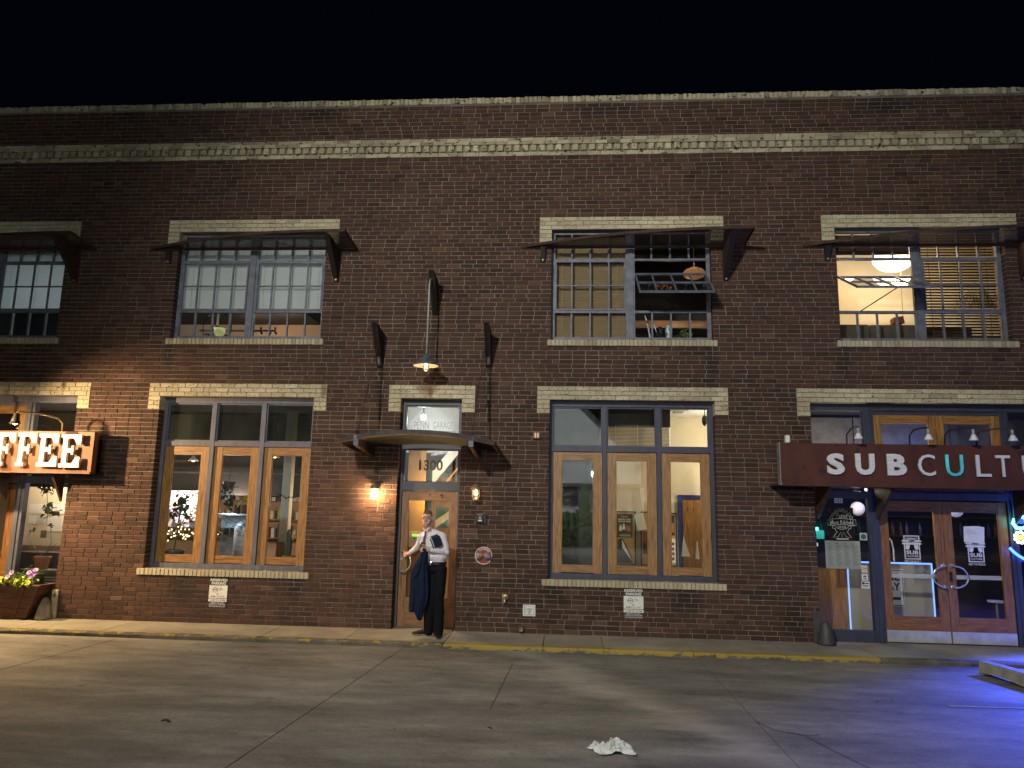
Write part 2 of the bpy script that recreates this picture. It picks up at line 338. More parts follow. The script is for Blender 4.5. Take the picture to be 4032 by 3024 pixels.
def struct(name, mb, mats, **kw): return tag(mb.build(name, mats, None, **kw), kind='structure')
def share(name, me, loc, rot=(0, 0, 0), parent=None, sc=1.0):
    o = bpy.data.objects.new(name, me); link(o, parent); o.location = loc; o.rotation_euler = rot
    o.scale = sc if isinstance(sc, tuple) else (sc, sc, sc); return o
_txt = {}
def text_polys(txt, bold=0.0):
    """lettering as verts/faces in a 2-D plane (x right, y up), from Blender's built-in font"""
    key = (txt, bold)
    if key not in _txt:
        cu = bpy.data.curves.new('t', 'FONT'); cu.body = txt; cu.offset = bold; cu.resolution_u = 3; cu.align_x = 'LEFT'
        o = bpy.data.objects.new('t', cu); COL.objects.link(o); bpy.context.view_layer.update()
        me = bpy.data.meshes.new_from_object(o.evaluated_get(bpy.context.evaluated_depsgraph_get()))
        vs = [(v.co.x, v.co.y) for v in me.vertices]; fs = [tuple(p.vertices) for p in me.polygons]
        bpy.data.objects.remove(o); bpy.data.curves.remove(cu); bpy.data.meshes.remove(me)
        _txt[key] = (vs, fs)
    return _txt[key]
def text(mb, txt, x0, x1, z0, z1, y, bold=0.0, thick=0.0, mi=0, fn=None):
    """lettering filling the box x0..x1, z0..z1 at depth y, facing the street; fn can bend it"""
    vs, fs = text_polys(txt, bold)
    ax, bx = min(v[0] for v in vs), max(v[0] for v in vs); az, bz = min(v[1] for v in vs), max(v[1] for v in vs)
    P = [(x0 + (v[0] - ax) / (bx - ax) * (x1 - x0), z0 + (v[1] - az) / (bz - az) * (z1 - z0)) for v in vs]
    if fn: P = [fn(*p) for p in P]
    mb.add([(p[0], y, p[1]) for p in P], fs, mi)
    if thick:
        k = len(P); cnt = {}
        for f in fs:
            for a, b in zip(f, f[1:] + f[:1]): cnt[(a, b)] = 1
        side = [(a, b) for (a, b) in cnt if (b, a) not in cnt]
        mb.add([(p[0], y, p[1]) for p in P] + [(p[0], y + thick, p[1]) for p in P], [(b, a, a + k, b + k) for a, b in side], mi)

# ------------------------------------------------------------------ ground
XA, XB = -60.0, 60.0
KY = -0.93; LZ = -0.082
base = struct('ground', MB().box(XA, XB, -70, 0.3, -0.6, -0.125), 'gap')
lot = struct('parking_lot', MB().box(XA, XB, -70, -16.01, -0.5, LZ), 'lot')
jx = [(-60, -60), (-10.6, -11.5), (-6.25, -7.2), (-2.17, -3.15), (1.808, 1.93), (5.9, 6.6), (60, 60)]
ys = [KY, -3.75, -8.2, -16.0]
def jxa(j, y): t = (y - KY) / (-16.0 - KY); return j[0] + (j[1] - j[0]) * t
for i in range(len(jx) - 1):
    for k in range(3):
        if k == 0 and i in (1, 2, 3, 4): yy = [(ys[0], ys[1])] if i < 3 else [(ys[0], ys[2])]
        elif k == 1 and i >= 3 and i <= 4: continue
        else: yy = [(ys[k], ys[k + 1])]
        for (ya, yb) in yy:
            g = 0.006
            P = [(jxa(jx[i], yb) + g, yb + g), (jxa(jx[i + 1], yb) - g, yb + g), (jxa(jx[i + 1], ya) - g, ya - g), (jxa(jx[i], ya) + g, ya - g)]
            MB().prism(P, LZ - 0.10, LZ + random.uniform(-0.0015, 0.0015), ax='z').build('slab', 'lot', lot)
# hairline cracks, filled dark
ck = MB()
for pts in ([(-0.615, -1.75), (-0.69, -3.85)], [(1.83, -3.9), (1.92, -4.15), (2.16, -4.30), (2.24, -4.62), (2.40, -5.1)], [(2.02, -4.2), (2.22, -4.28), (2.30, -4.22)]):
    for (a, b) in zip(pts, pts[1:]):
        w = 0.0045; d = Vector((b[0] - a[0], b[1] - a[1])).normalized(); n = Vector((-d.y, d.x)) * w
        ck.quad((a[0] - n.x, a[1] - n.y, LZ + .003), (b[0] - n.x, b[1] - n.y, LZ + .003), (b[0] + n.x, b[1] + n.y, LZ + .003), (a[0] + n.x, a[1] + n.y, LZ + .003))
ck.build('crack', 'gap', lot)
# faint parking line on the right
MB().obox((4.75, -3.02, LZ + 0.004), (0.75, 0.02, 0), (0, 0.022, 0), (0, 0, 0.002)).build('painted_line', 'conc2', lot)

walk = struct('sidewalk', MB().box(XA, XB, KY + 0.03, 0.25, -0.122, -0.075), 'gap')
wx = [-14, -12.3, -10.9, -9.5, -7.93, -6.62, -5.45, -4.27, -3.05, -1.64, -0.26, 0.57, 1.77, 2.99, 4.21, 5.36, 6.6, 7.9, 9.2, 10.6, 13]
for a, b in zip(wx, wx[1:]):
    z = random.uniform(-0.001, 0.001)
    MB().add([(a + .005, 0.22, -0.08), (b - .005, 0.22, -0.08), (b - .005, KY + .13, -0.08), (a + .005, KY + .13, -0.08),
              (a + .005, 0.22, z), (b - .005, 0.22, z), (b - .005, KY + .13, z - .018), (a + .005, KY + .13, z - .018)],
             [(0, 1, 2, 3), (4, 7, 6, 5), (3, 2, 6, 7), (0, 4, 5, 1), (0, 3, 7, 4), (1, 5, 6, 2)]).build('slab', 'conc', walk)
kerb = struct('kerb', MB().box(XA, XB, KY + 0.035, KY + 0.12, -0.122, -0.085), 'gap')
for i, (a, b) in enumerate(zip(wx, wx[1:])):
    n = max(4, int((b - a) / 0.12)); mb = MB(); pr = []
    for k in range(n + 1):
        x = a + .004 + (b - a - .008) * k / n; j = random.uniform(-.004, .004); h = random.uniform(-.004, .002)
        pr.append([(x, KY + .125, -0.12), (x, KY + j * .5, -0.12), (x, KY + j, -0.04 + h), (x, KY + .014 + abs(j), -0.021 + h), (x, KY + .125, -0.0185)])
    vs = [p for q in pr for p in q]; fs = []
    for k in range(n): fs += [(k * 5 + j, k * 5 + j + 1, k * 5 + 6 + j, k * 5 + 5 + j) for j in range(4)]
    fs += [(0, 1, 2, 3, 4), tuple(n * 5 + j for j in (4, 3, 2, 1, 0))]
    mb.add(vs, fs).build('kerb_stone', 'kerb_y' if -1.7 < a < 4.0 else ('kerb_b' if a >= 4.0 else 'kerb_w'), kerb)

# ------------------------------------------------------------------ brick building
C = 0.0721                                   # one brick course
BX0, BX1, TOP = -13.0, 11.5, 8.60
bld = thing('brick_building', (0, 0.2, 0), 'two storey dark red brick building with cream brick lintels and a dentil band', 'building')
LT, LB, LQ = 52 * C, 49 * C, 46 * C          # lower lintels: top, underside, foot of the ears
UT, UB, UQ = 91 * C, 88 * C, 85 * C
lowwin = [(-6.575, -4.005), (-0.222, 2.328)]
shops = [(-11.58, -7.985), (3.762, 7.36)]
upwin = [(-11.05, -8.50), (-6.520, -3.970), (-0.217, 2.333), (4.270, 6.840)]
DX0, DX1 = -2.590, -1.607
openings = []                                # x0, x1, z0, z1, depth of reveal
for a, b in lowwin: openings.append((a, b, 0.80, LB, 0.20))
for a, b in shops: openings.append((a, b, -0.1, LB, 0.20))
openings.append((DX0, DX1, -0.1, LB, 0.20))
for a, b in upwin: openings.append((a, b, 4.497, UB, 0.13))
lint = []                                    # x0, x1 (outer), inner x0, x1, top, under, foot
for a, b in lowwin + shops + [(DX0, DX1)]: lint.append((a - 0.195, b + 0.205, a, b, LT, LB, LQ, 0.20))
for a, b in upwin: lint.append((a - 0.198, b + 0.205, a, b, UT, UB, UQ, 0.13))
sills = [(a - 0.09, b + 0.10, 0.70, 0.80) for a, b in lowwin] + [(a - 0.055, b + 0.06, 4.398, 4.497) for a, b in upwin]

# mortar body with the openings cut out, 9 mm behind the brick faces
xs = sorted({BX0, BX1} | {o[0] for o in openings} | {o[1] for o in openings}); zs = sorted({-0.1, TOP} | {o[2] for o in openings} | {o[3] for o in openings})
wl = MB(); MY = 0.012; MT = 0.30
for xa, xb in zip(xs, xs[1:]):
    for za, zb in zip(zs, zs[1:]):
        cx, cz = (xa + xb) / 2, (za + zb) / 2
        if any(o[0] < cx < o[1] and o[2] < cz < o[3] for o in openings): continue
        wl.quad((xa, MY, za), (xb, MY, za), (xb, MY, zb), (xa, MY, zb)); wl.quad((xb, MT, za), (xa, MT, za), (xa, MT, zb), (xb, MT, zb))
for (a, b, za, zb, d) in openings:
    a -= .004; b += .004
    wl.quad((a, MY, za), (a, MT, za), (a, MT, zb), (a, MY, zb)); wl.quad((b, MT, za), (b, MY, za), (b, MY, zb), (b, MT, zb)); wl.quad((a, MY, zb), (a, MT, zb), (b, MT, zb), (b, MY, zb)); wl.quad((a, MT, za), (a, MY, za), (b, MY, za), (b, MT, za))
wall = wl.build('wall', 'mortar', bld)

def brick(mb, xa, xb, za, zb, y0=0.0, yb=0.07, tone=None, jit=0.0025, ch=0.004, wob=0.003):
    """one brick: chamfered, slightly uneven face toward the street"""
    d = random.uniform(-jit, jit); w = lambda: random.uniform(-wob, wob) * .5
    t = max(0, min(1, random.gauss(0.46, 0.15))) if tone is None else tone
    e = [(xa + w(), za + w()), (xb + w(), za + w()), (xb + w(), zb + w()), (xa + w(), zb + w())]
    f = [(e[0][0] + ch, e[0][1] + ch), (e[1][0] - ch, e[1][1] + ch), (e[2][0] - ch, e[2][1] - ch), (e[3][0] + ch, e[3][1] - ch)]
    mb.add([(p[0], y0 + d + random.uniform(-.001, .001), p[1]) for p in f] + [(p[0], y0 + d + ch, p[1]) for p in e] + [(p[0], yb, p[1]) for p in e],
           [(0, 1, 2, 3)] + [(i + 4, (i + 1) % 4 + 4, (i + 1) % 4, i) for i in range(4)] + [(i + 8, (i + 1) % 4 + 8, (i + 1) % 4 + 4, i + 4) for i in range(4)])
    mb.tone += [t] * 12
P = 0.2085; J = 0.010
def courses(z0, z1): return range(int(round(z0 / C)), int(round(z1 / C)))
blocks = openings + [(l[0] + .002, l[1] - .002, l[5], l[4], 0) for l in lint] + [(l[0] + .002, l[2], l[6], l[5], 0) for l in lint] + [(l[3], l[1] - .002, l[6], l[5], 0) for l in lint] + [(s[0], s[1], s[2] + .03, s[3] - .01, 0) for s in sills]
items = []                                    # (xa, xb, za, zb, depth)
for c in list(courses(0, 7.637)) + list(courses(7.96, 8.60)):
    za, zb = c * C + J * .5, (c + 1) * C - J * .5; zm = (za + zb) / 2
    bl = sorted((o[0], o[1], o[4]) for o in blocks if o[2] < zm < o[3])
    free = [(BX0, BX1, 0, 0)]
    for (a, b, d) in bl:
        nf = []
        for (p, q, dp, dq) in free:
            if b <= p or a >= q: nf.append((p, q, dp, dq)); continue
            if a > p: nf.append((p, a, dp, d))
            if b < q: nf.append((b, q, d, dq))
        free = nf
    x = BX0 - (P / 2 if c % 2 else 0) + random.uniform(-.012, .012); cuts = []
    while x < BX1:
        cuts.append(x); x += P * (0.5 if random.random() < 0.05 else 1.0) + random.uniform(-.003, .003)
    for (p, q, dp, dq) in free:
        if q - p < .03: continue
        ed = [p] + [k for k in cuts if p + .05 < k < q - .05] + [q]
        for i, (a, b) in enumerate(zip(ed, ed[1:])):
            dep = 0.06
            if i == 0 and dp: dep = dp
            if i == len(ed) - 2 and dq: dep = max(dep, dq)
            items.append((a + (J / 2 if i or not dp else 0), b - (J / 2 if i < len(ed) - 2 or not dq else 0), za, zb, dep))
# the 300 full bricks nearest the camera are objects of their own, the rest one part
full = [i for i, b in enumerate(items) if abs((b[1] - b[0]) - (P - J)) < .004 and b[4] < .07]
full.sort(key=lambda i: ((items[i][0] + items[i][1]) / 2) ** 2 + 11.3 ** 2 + ((items[i][2] + items[i][3]) / 2 - 1.874) ** 2)
near = set(full[:300]); rest = MB(); variants = []
for k in range(28):
    mb = MB(); brick(mb, -(P - J) / 2, (P - J) / 2, -(C - J) / 2, (C - J) / 2, wob=.004); variants.append(mb.mesh('brick', 'brick'))
for i, (a, b, za, zb, dep) in enumerate(items):
    if i in near: share('brick', random.choice(variants), ((a + b) / 2, 0, (za + zb) / 2), (0, random.uniform(-.006, .006), 0), wall)
    else: brick(rest, a, b, za, zb, yb=dep)
tag(rest.build('brick', 'brick', wall), kind='stuff')

# cream lintels, every lower brick its own object
for n, (x0, x1, a, b, zt, zu, zq, dep) in enumerate(lint):
    low = zt < 5
    bk = MB().box(x0, x1, .006, .05, zu + .003, zt); bk.box(x0, a - .004, .006, .05, zq, zu); bk.box(b + .004, x1, .006, .05, zq, zu)
    lt = bk.build('lintel', 'cmortar', bld); allb = []
    for c in range(3):
        z0, z1 = zu + c * C + .004, zu + (c + 1) * C - .004; x = x0 - (P * .5 if c % 2 else 0) - .02
        while x < x1 - .01:
            p, q = max(x, x0), min(x + P - .008, x1)
            if q - p > .02: allb.append((p, q, z0, z1, 0.2 if c == 0 else .05))
            x += P
    for c in range(3 if low else int(round((zu - zq) / C))):
        z0, z1 = zq + c * C + .004, zq + (c + 1) * C - .004
        for (p, q) in ((x0, a), (b, x1)):
            if c % 2: mid = (p + q) / 2; allb += [(p, mid - .004, z0, z1, dep), (mid + .004, q, z0, z1, dep)]
            else: allb.append((p, q, z0, z1, dep))
    if low:
        far = MB()
        for (p, q, z0, z1, d) in allb:
            if -10.0 < (p + q) / 2 < 7.2: mb = MB(); brick(mb, p, q, z0, z1, -.008, d, jit=.002); mb.build('lintel_brick', 'cream', lt)
            else: brick(far, p, q, z0, z1, -.008, d, jit=.002)
        if far.v: tag(far.build('lintel_brick', 'cream', lt), kind='stuff')
    else:
        mb = MB()
        for (p, q, z0, z1, d) in allb: brick(mb, p, q, z0, z1, -.008, d, jit=.002)
        tag(mb.build('lintel_brick', 'cream', lt), kind='stuff')
# rowlock sills
svar = []
for k in range(14):
    mb = MB(); h = random.uniform(-.004, .004)
    brick(mb, -.0285, .0285, -.05, .048 + h, -.035, .14, jit=.004, ch=.005); svar.append(mb.mesh('sill_brick', 'sillb'))
for (x0, x1, z0, z1) in sills:
    sl = MB().box(x0 + .01, x1 - .01, -.024, .16, z0 + .006, z1 - .008).build('sill', 'cmortar', bld)
    n = int(round((x1 - x0) / .0655)); w = (x1 - x0) / n
    for i in range(n): share('sill_brick', random.choice(svar), (x0 + w * (i + .5), 0, (z0 + z1) / 2), (0, random.uniform(-.02, .02), 0), sl, (w / .0655, 1, 1))
# dentil band
zb0 = 7.637
cb = MB().box(BX0, BX1, -.006, .06, zb0 + .002, 7.955).build('cornice', 'cmortar', bld); cs = MB()
for (z0, z1, y) in ((zb0 + .003, zb0 + .073, -.018), (zb0 + .187, zb0 + .248, -.062), (zb0 + .254, zb0 + .316, -.040)):
    x = BX0 - random.uniform(0, P)
    while x < BX1: brick(cs, max(x, BX0), min(x + P - .007, BX1), z0, z1, y, .05, jit=.003); x += P
tag(cs.build('cornice_brick', 'cap', cb), kind='stuff')
dvar = []
for k in range(12): mb = MB(); brick(mb, -.047, .047, -.052, .052, -.052, .05, jit=.004, ch=.005); dvar.append(mb.mesh('dentil', 'cap'))
x = -11.2
while x < 9.6: share('dentil', random.choice(dvar), (x, 0, zb0 + .130), (0, random.uniform(-.02, .02), 0), cb); x += .1385
# parapet coping of upright bricks
cp = MB().box(BX0, BX1, -.004, .34, 8.59, 8.685).build('parapet_cap', 'cmortar', bld); cvar = []
for k in range(16): mb = MB(); h = random.uniform(-.008, .006); brick(mb, -.0335, .0335, -.05, .052 + h, -.028, .38, jit=.006, ch=.006, wob=.006); cvar.append(mb.mesh('cap_brick', 'cap'))
x = -11.4
while x < 9.7: share('cap_brick', random.choice(cvar), (x, 0, 8.648), (0, random.uniform(-.03, .03), 0), cp); x += .0735
MB().box(BX0, BX1, .3, 9.0, 8.2, 8.3).build('roof', 'black', bld)
MB().box(BX0, BX0 + .2, .3, 9.0, -.1, 8.6).box(BX1 - .2, BX1, .3, 9.0, -.1, 8.6).box(BX0, BX1, 8.8, 9.0, -.1, 8.6).build('outer_wall', 'mortar', bld)
MB().box(BX0 + .2, BX1 - .2, .301, 8.8, 3.75, 4.25).build('floor_slab', 'dark_wall', bld)

# ------------------------------------------------------------------ windows and doors (parts of the building)
def pane(parent, x0, x1, z0, z1, y, mat='glass'): return MB().quad((x0, y, z0), (x1, y, z0), (x1, y, z1), (x0, y, z1)).build('pane', mat, parent)
def casement(parent, x0, x1, z0, z1, y=.20, st=.135, top=.135, bot=.125, vm='woodv', hm='woodh', gm='glass'):
    f = MB(); f.box(x0, x0 + st, y, y + .05, z0, z1).box(x1 - st, x1, y, y + .05, z0, z1); f.box(x0 + st, x1 - st, y + .004, y + .046, z1 - top, z1, 1).box(x0 + st, x1 - st, y + .012, y + .046, z0 + .01, z0 + bot, 1)
    for s in (0, 1):                           # glazing beads
        xx = x0 + st if s == 0 else x1 - st - .012
        f.box(xx, xx + .012, y + .012, y + .03, z0 + bot, z1 - top)
    c = f.build('casement', [vm, hm], parent, bevel=.002)
    pane(parent, x0 + st - .005, x1 - st + .005, z0 + bot - .005, z1 - top + .005, y + .03, gm)
def lower_window(x0, x1, mat, cols, upglass, lowglass='glass'):
    w = part_empty('window', bld); y0, y1 = .165, .27; z0, z1 = .80, LB
    f = MB(); f.box(x0, x0 + .06, y0, y1, z0, z1).box(x1 - .06, x1, y0, y1, z0, z1).box(x0 + .06, x1 - .06, y0, y1, z1 - .085, z1).box(x0 + .06, x1 - .06, y0, y1, z0, z0 + .075)
    f.build('frame', mat, w, bevel=.004)
    for (a, b) in zip(cols, cols[1:]): MB().box(a[1], b[0], y0 - .004, y1, z0 + .075, z1 - .085).build('mullion', mat, w, bevel=.004)
    for (a, b) in cols:
        MB().box(a, b, y0 + .002, y1, 2.738, 2.818).build('transom', mat, w, bevel=.004)
        bead = MB(); bead.box(a, a + .022, y0 + .03, y1 - .03, 2.818, z1 - .085).box(b - .022, b, y0 + .03, y1 - .03, 2.818, z1 - .085).box(a + .022, b - .022, y0 + .03, y1 - .03, 2.818, 2.84).box(a + .022, b - .022, y0 + .03, y1 - .03, z1 - .107, z1 - .085)
        bead.build('glazing_bead', mat, w)
        pane(w, a, b, 2.818, z1 - .085, .22, upglass); casement(w, a + .004, b - .004, .876, 2.736, gm=lowglass)
    return w
lower_window(-6.575, -4.005, 'framegrey', [(-6.515, -5.755), (-5.682, -4.918), (-4.845, -4.065)], 'glass_dusty')
lower_window(-0.222, 2.328, 'frameblue', [(-.162, .612), (.680, 1.450), (1.518, 2.268)], 'glass_mirror', 'glass_mirror')

def sash(parent, x0, x1, rows, y, vent=None, mat='sash'):
    """one leaf of a steel sash: 4 columns, rows = z of the bars; vent=(dy, dz, zt) swings the middle two rows out"""
    cx = [x0 + (x1 - x0) * k / 4 for k in range(5)]; mu = MB()
    z0, z1, z2, z3, z4 = rows
    fr = MB(); fr.box(x0, x0 + .028, y, y + .05, z0, z4).box(x1 - .028, x1, y, y + .05, z0, z4).box(x0 + .028, x1 - .028, y, y + .05, z0, z0 + .035).box(x0 + .028, x1 - .028, y, y + .05, z4 - .03, z4)
    fr.box(x0 + .028, x1 - .028, y - .006, y + .05, z1 - .02, z1 + .02).box(x0 + .028, x1 - .028, y - .006, y + .05, z3 - .018, z3 + .018); fr.build('frame', mat, parent)
    for k in range(4):
        a, b = cx[k] + .004, cx[k + 1] - .004; pane(parent, a, b, z0 + .03, z1 - .015, y + .03); pane(parent, a, b, z3 + .015, z4 - .02, y + .03)
        if k:
            MB().box(cx[k] - .013, cx[k] + .013, y + .004, y + .04, z0 + .035, z1 - .02).build('muntin', mat, parent); MB().box(cx[k] - .013, cx[k] + .013, y + .004, y + .04, z3 + .018, z4 - .03).build('muntin', mat, parent)
    # middle vent, hinged leaf
    if vent is None:
        top, dn, nr = Vector((0, y - .004, z3 - .02)), Vector((0, 0, -1)), Vector((0, 1, 0)); L = z3 - z1 - .04
    else:
        L = z3 - z1 - .04; top = Vector((0, y + .02, vent[0])); dn = Vector((0, -math.cos(vent[1]), -math.sin(vent[1]))); nr = Vector((0, math.sin(vent[1]), -math.cos(vent[1])))
    def bar(mb, xa, xb, s0, s1, t=.017): mb.obox(top + dn * ((s0 + s1) / 2) + Vector(((xa + xb) / 2, 0, 0)), ((xb - xa) / 2, 0, 0), dn * ((s1 - s0) / 2), nr * t)
    v = MB(); a, b = x0 + .03, x1 - .03
    bar(v, a, a + .024, 0, L); bar(v, b - .024, b, 0, L); bar(v, a + .024, b - .024, 0, .024); bar(v, a + .024, b - .024, L - .024, L); bar(v, a + .024, b - .024, L / 2 - .011, L / 2 + .011, .012)
    for k in (1, 2, 3): bar(v, cx[k] - .012, cx[k] + .012, .024, L / 2 - .011, .012); bar(v, cx[k] - .012, cx[k] + .012, L / 2 + .011, L - .024, .012)
    v.build('vent', mat, parent)
    g = MB(); p = top + nr * .003
    g.quad(p + Vector((a, 0, 0)) + dn * L, p + Vector((b, 0, 0)) + dn * L, p + Vector((b, 0, 0)), p + Vector((a, 0, 0))); g.build('pane', 'glass', parent)
    if vent:
        q0 = top + dn * L + Vector(((a + b) / 2 + .02, 0, 0)); q1 = Vector((q0.x - .30, y + .05, z1 + .0)) if len(vent) > 2 else Vector((q0.x - .03, y + .05, z1))
        MB().tube([q0, q1], .009, 6).build('stay_bar', 'black', parent)
ROW = (4.535, 4.993, 5.43, 5.868, UB - .01)
for n, (a, b) in enumerate(upwin):
    w = part_empty('window', bld); c = (a + b) / 2; y = .13
    MB().box(c - .046, c + .046, y - .022, y + .055, 4.50, UB).build('mullion', 'sash', w, bevel=.003)
    MB().box(a, b, y, .2, 4.497, 4.533).box(a, a + .03, y, .2, 4.533, UB).box(b - .03, b, y, .2, 4.533, UB).build('outer_frame', 'sash', w)
    vl, vr = (None, None) if n < 2 else ((None, (5.635, R(37))) if n == 2 else ((5.575, R(28), 1), None))
    sash(w, a + .03, c - .046, ROW, y, vl); sash(w, c + .046, b - .03, ROW, y, vr)

def glazed_door(x0, x1, z0, z1, y, st, top, bot, vm='doorv', hm='doorh', thick=.045):
    d = MB(); d.box(x0, x0 + st, y, y + thick, z0, z1).box(x1 - st, x1, y, y + thick, z0, z1).box(x0 + st, x1 - st, y + .004, y + thick - .004, z1 - top, z1, 1).box(x0 + st, x1 - st, y + .004, y + thick - .004, z0, z0 + bot, 1)
    o = d.build('door', [vm, hm], bld, bevel=.003); pane(o, x0 + st - .004, x1 - st + .004, z0 + bot - .004, z1 - top + .004, y + thick / 2); return o
# entrance door under the curved canopy
w = part_empty('entrance', bld)
f = MB(); f.box(DX0, DX0 + .045, .16, .28, 0, LB).box(DX1 - .045, DX1, .16, .28, 0, LB)
for (za, zb) in ((2.083, 2.212), (2.742, 2.832), (3.445, LB)): f.box(DX0 + .045, DX1 - .045, .162, .28, za, zb)
f.box(DX0 + .045, DX1 - .045, .18, .28, -.01, .012)
f.build('frame', 'framedark', w, bevel=.004)
for (za, zb) in ((2.212, 2.742), (2.832, 3.445)):
    bd = MB(); a, b = DX0 + .045, DX1 - .045
    bd.box(a, a + .022, .19, .25, za, zb).box(b - .022, b, .19, .25, za, zb).box(a + .022, b - .022, .19, .25, za, za + .02).box(a + .022, b - .022, .19, .25, zb - .02, zb); bd.build('glazing_bead', 'framedark', w)
    pane(w, a, b, za, zb, .225, 'glass_mirror')
dec = MB(); text(dec, '1300', -2.300, -1.915, 2.405, 2.575, .222, .03); dec.build('house_number', pm('grey_number_vinyl', (.19, .175, .14), .6), w)
dec = MB(); text(dec, 'PENN', -2.405, -2.165, 3.075, 3.185, .222); text(dec, 'GARAGE', -2.10, -1.775, 3.075, 3.185, .222)
dec.box(-2.45, -2.235, .2215, .2225, 3.03, 3.04).box(-2.45, -2.235, .2215, .2225, 2.998, 3.008).box(-1.965, -1.745, .2215, .2225, 3.03, 3.04).box(-1.965, -1.745, .2215, .2225, 2.998, 3.008)
dec.box(-2.22, -2.215, .2215, .2225, 2.965, 3.055).box(-1.985, -1.98, .2215, .2225, 2.965, 3.055); text(dec, 'LOFTS', -2.19, -2.01, 2.985, 3.035, .222)
dec.build('name_decal', 'galv', w)
ed = glazed_door(-2.545, -1.652, .012, 2.08, .20, .118, .15, .43)
h = MB(); hp = [(-2.507, .20, 1.147), (-2.50, .13, 1.147)] + [(-2.50 + .165 * math.sin(t), .09 + .03 * math.cos(t * 2), .99 + .155 * math.cos(t)) for t in [math.pi * k / 12 for k in range(13)]] + [(-2.50, .13, .835), (-2.507, .20, .835)]
h.tube(hp, .014, 8); h.lathe([(.026, 0), (.026, .012)], (-2.507, .188, 1.147), 12, 0, 'y').lathe([(.026, 0), (.026, .012)], (-2.507, .188, .838), 12, 0, 'y'); h.build('handle', 'chrome', ed, smooth=True)
MB().lathe([(.024, 0), (.024, .012), (.012, .012), (.012, .018)], (-2.506, .18, 1.03), 14, 0, 'y').build('lock', 'chrome', ed)
k = MB()
for x in (-2.10, -1.905, -1.925): k.ball((x, .198, 2.02), .012, 8)
k.ball((-1.905, .198, 1.985), .012, 8); k.build('bolt', 'black', ed)
MB().box(-1.652, -1.640, .185, .21, 1.85, 1.93).box(-1.652, -1.640, .185, .21, .9, .98).box(-1.652, -1.640, .185, .21, .2, .28).build('hinge', 'galv', ed)

def storefront(x0, x1, mat, flip, lit):
    """sidelight, pair of wooden doors, sidelight; transom lights above"""
    w = part_empty('storefront', bld); y0, y1 = .165, .28; L = x1 - x0
    a, b, c, d = x0 + .845, x0 + .995, x1 - .74, x1 - .62       # mullions
    if flip: a, b, c, d = x0 + .62, x0 + .74, x1 - .995, x1 - .845
    f = MB(); f.box(x0, x0 + .05, y0, y1, 0, LB).box(x1 - .05, x1, y0, y1, 0, LB).box(x0 + .05, x1 - .05, y0, y1, LB - .10, LB).box(x0 + .05, x1 - .05, y0 + .01, y1, 2.09, 2.20)
    f.build('frame', mat, w, bevel=.004)
    for (p, q) in ((a, b), (c, d)):
        m_ = MB(); m_.box(p, q, y0 + .006, y1, 0, 2.09).box(p, q, y0 + .006, y1, 2.20, LB - .10); m_.box(p + .05, q - .05, y0 - .014, y0 + .006, 0, 2.09).box(p + .05, q - .05, y0 - .014, y0 + .006, 2.20, LB - .1); m_.build('mullion', mat, w, bevel=.004)
    for (p, q) in ((x0 + .05, a), (d, x1 - .05)):
        MB().box(p, q, y0 + .015, y1, 0, .165).build('kick_panel', mat, w, bevel=.004)
        pane(w, p, q, .165, 2.09, .22); pane(w, p, q, 2.20, LB - .10, .22)
    mid = (b + c) / 2
    for (p, q) in ((b, mid - .004), (mid + .004, c)):
        s = MB(); s.box(p, p + .115, .19, .24, 2.20, LB - .165).box(q - .115, q, .19, .24, 2.20, LB - .165).box(p + .115, q - .115, .194, .236, LB - .29, LB - .165, 1).box(p + .115, q - .115, .194, .236, 2.20, 2.32, 1); s.box(p, q, .2, .24, LB - .165, LB - .1, 2)
        s.build('transom_sash', ['woodv', 'woodh', mat], w, bevel=.003); pane(w, p + .11, q - .11, 2.31, LB - .285, .215)
    out = []
    for s, (p, q) in enumerate(((b + .01, mid - .004), (mid + .004, c - .01))):
        dd = glazed_door(p, q, .012, 2.065, .20, .125, .155, .375); out.append(dd)
        MB().box(p + .008, q - .008, .190, .199, .02, .185).build('kick_plate', 'kick', dd)
        sgn = 1 if s == 0 else -1; hx = (q - .055) if s == 0 else (p + .055)
        h = MB(); pts = [(hx, .20, 1.13), (hx, .13, 1.13)] + [(hx - sgn * .19 * math.sin(t), .10, .975 + .155 * math.cos(t)) for t in [math.pi * k / 14 for k in range(15)]] + [(hx, .13, .82), (hx, .20, .82)]
        h.tube(pts, .0125, 8).lathe([(.028, 0), (.028, .01)], (hx, .190, 1.13), 12, 0, 'y').lathe([(.028, 0), (.028, .01)], (hx, .190, .82), 12, 0, 'y'); h.build('handle', 'chrome', dd, smooth=True)
        MB().box(p + .12, q - .12, .252, .275, .93, .99).build('push_bar', 'alu', dd)
    MB().box((b + c) / 2 + .03, (b + c) / 2 + .075, .194, .199, .90, 1.04).build('lock_plate', 'black', out[1])
    return w, out
sf0, d0 = storefront(-11.58, -7.985, 'framegrey', True, 0)
sf1, d1 = storefront(3.762, 7.36, 'frameblue', False, 0)
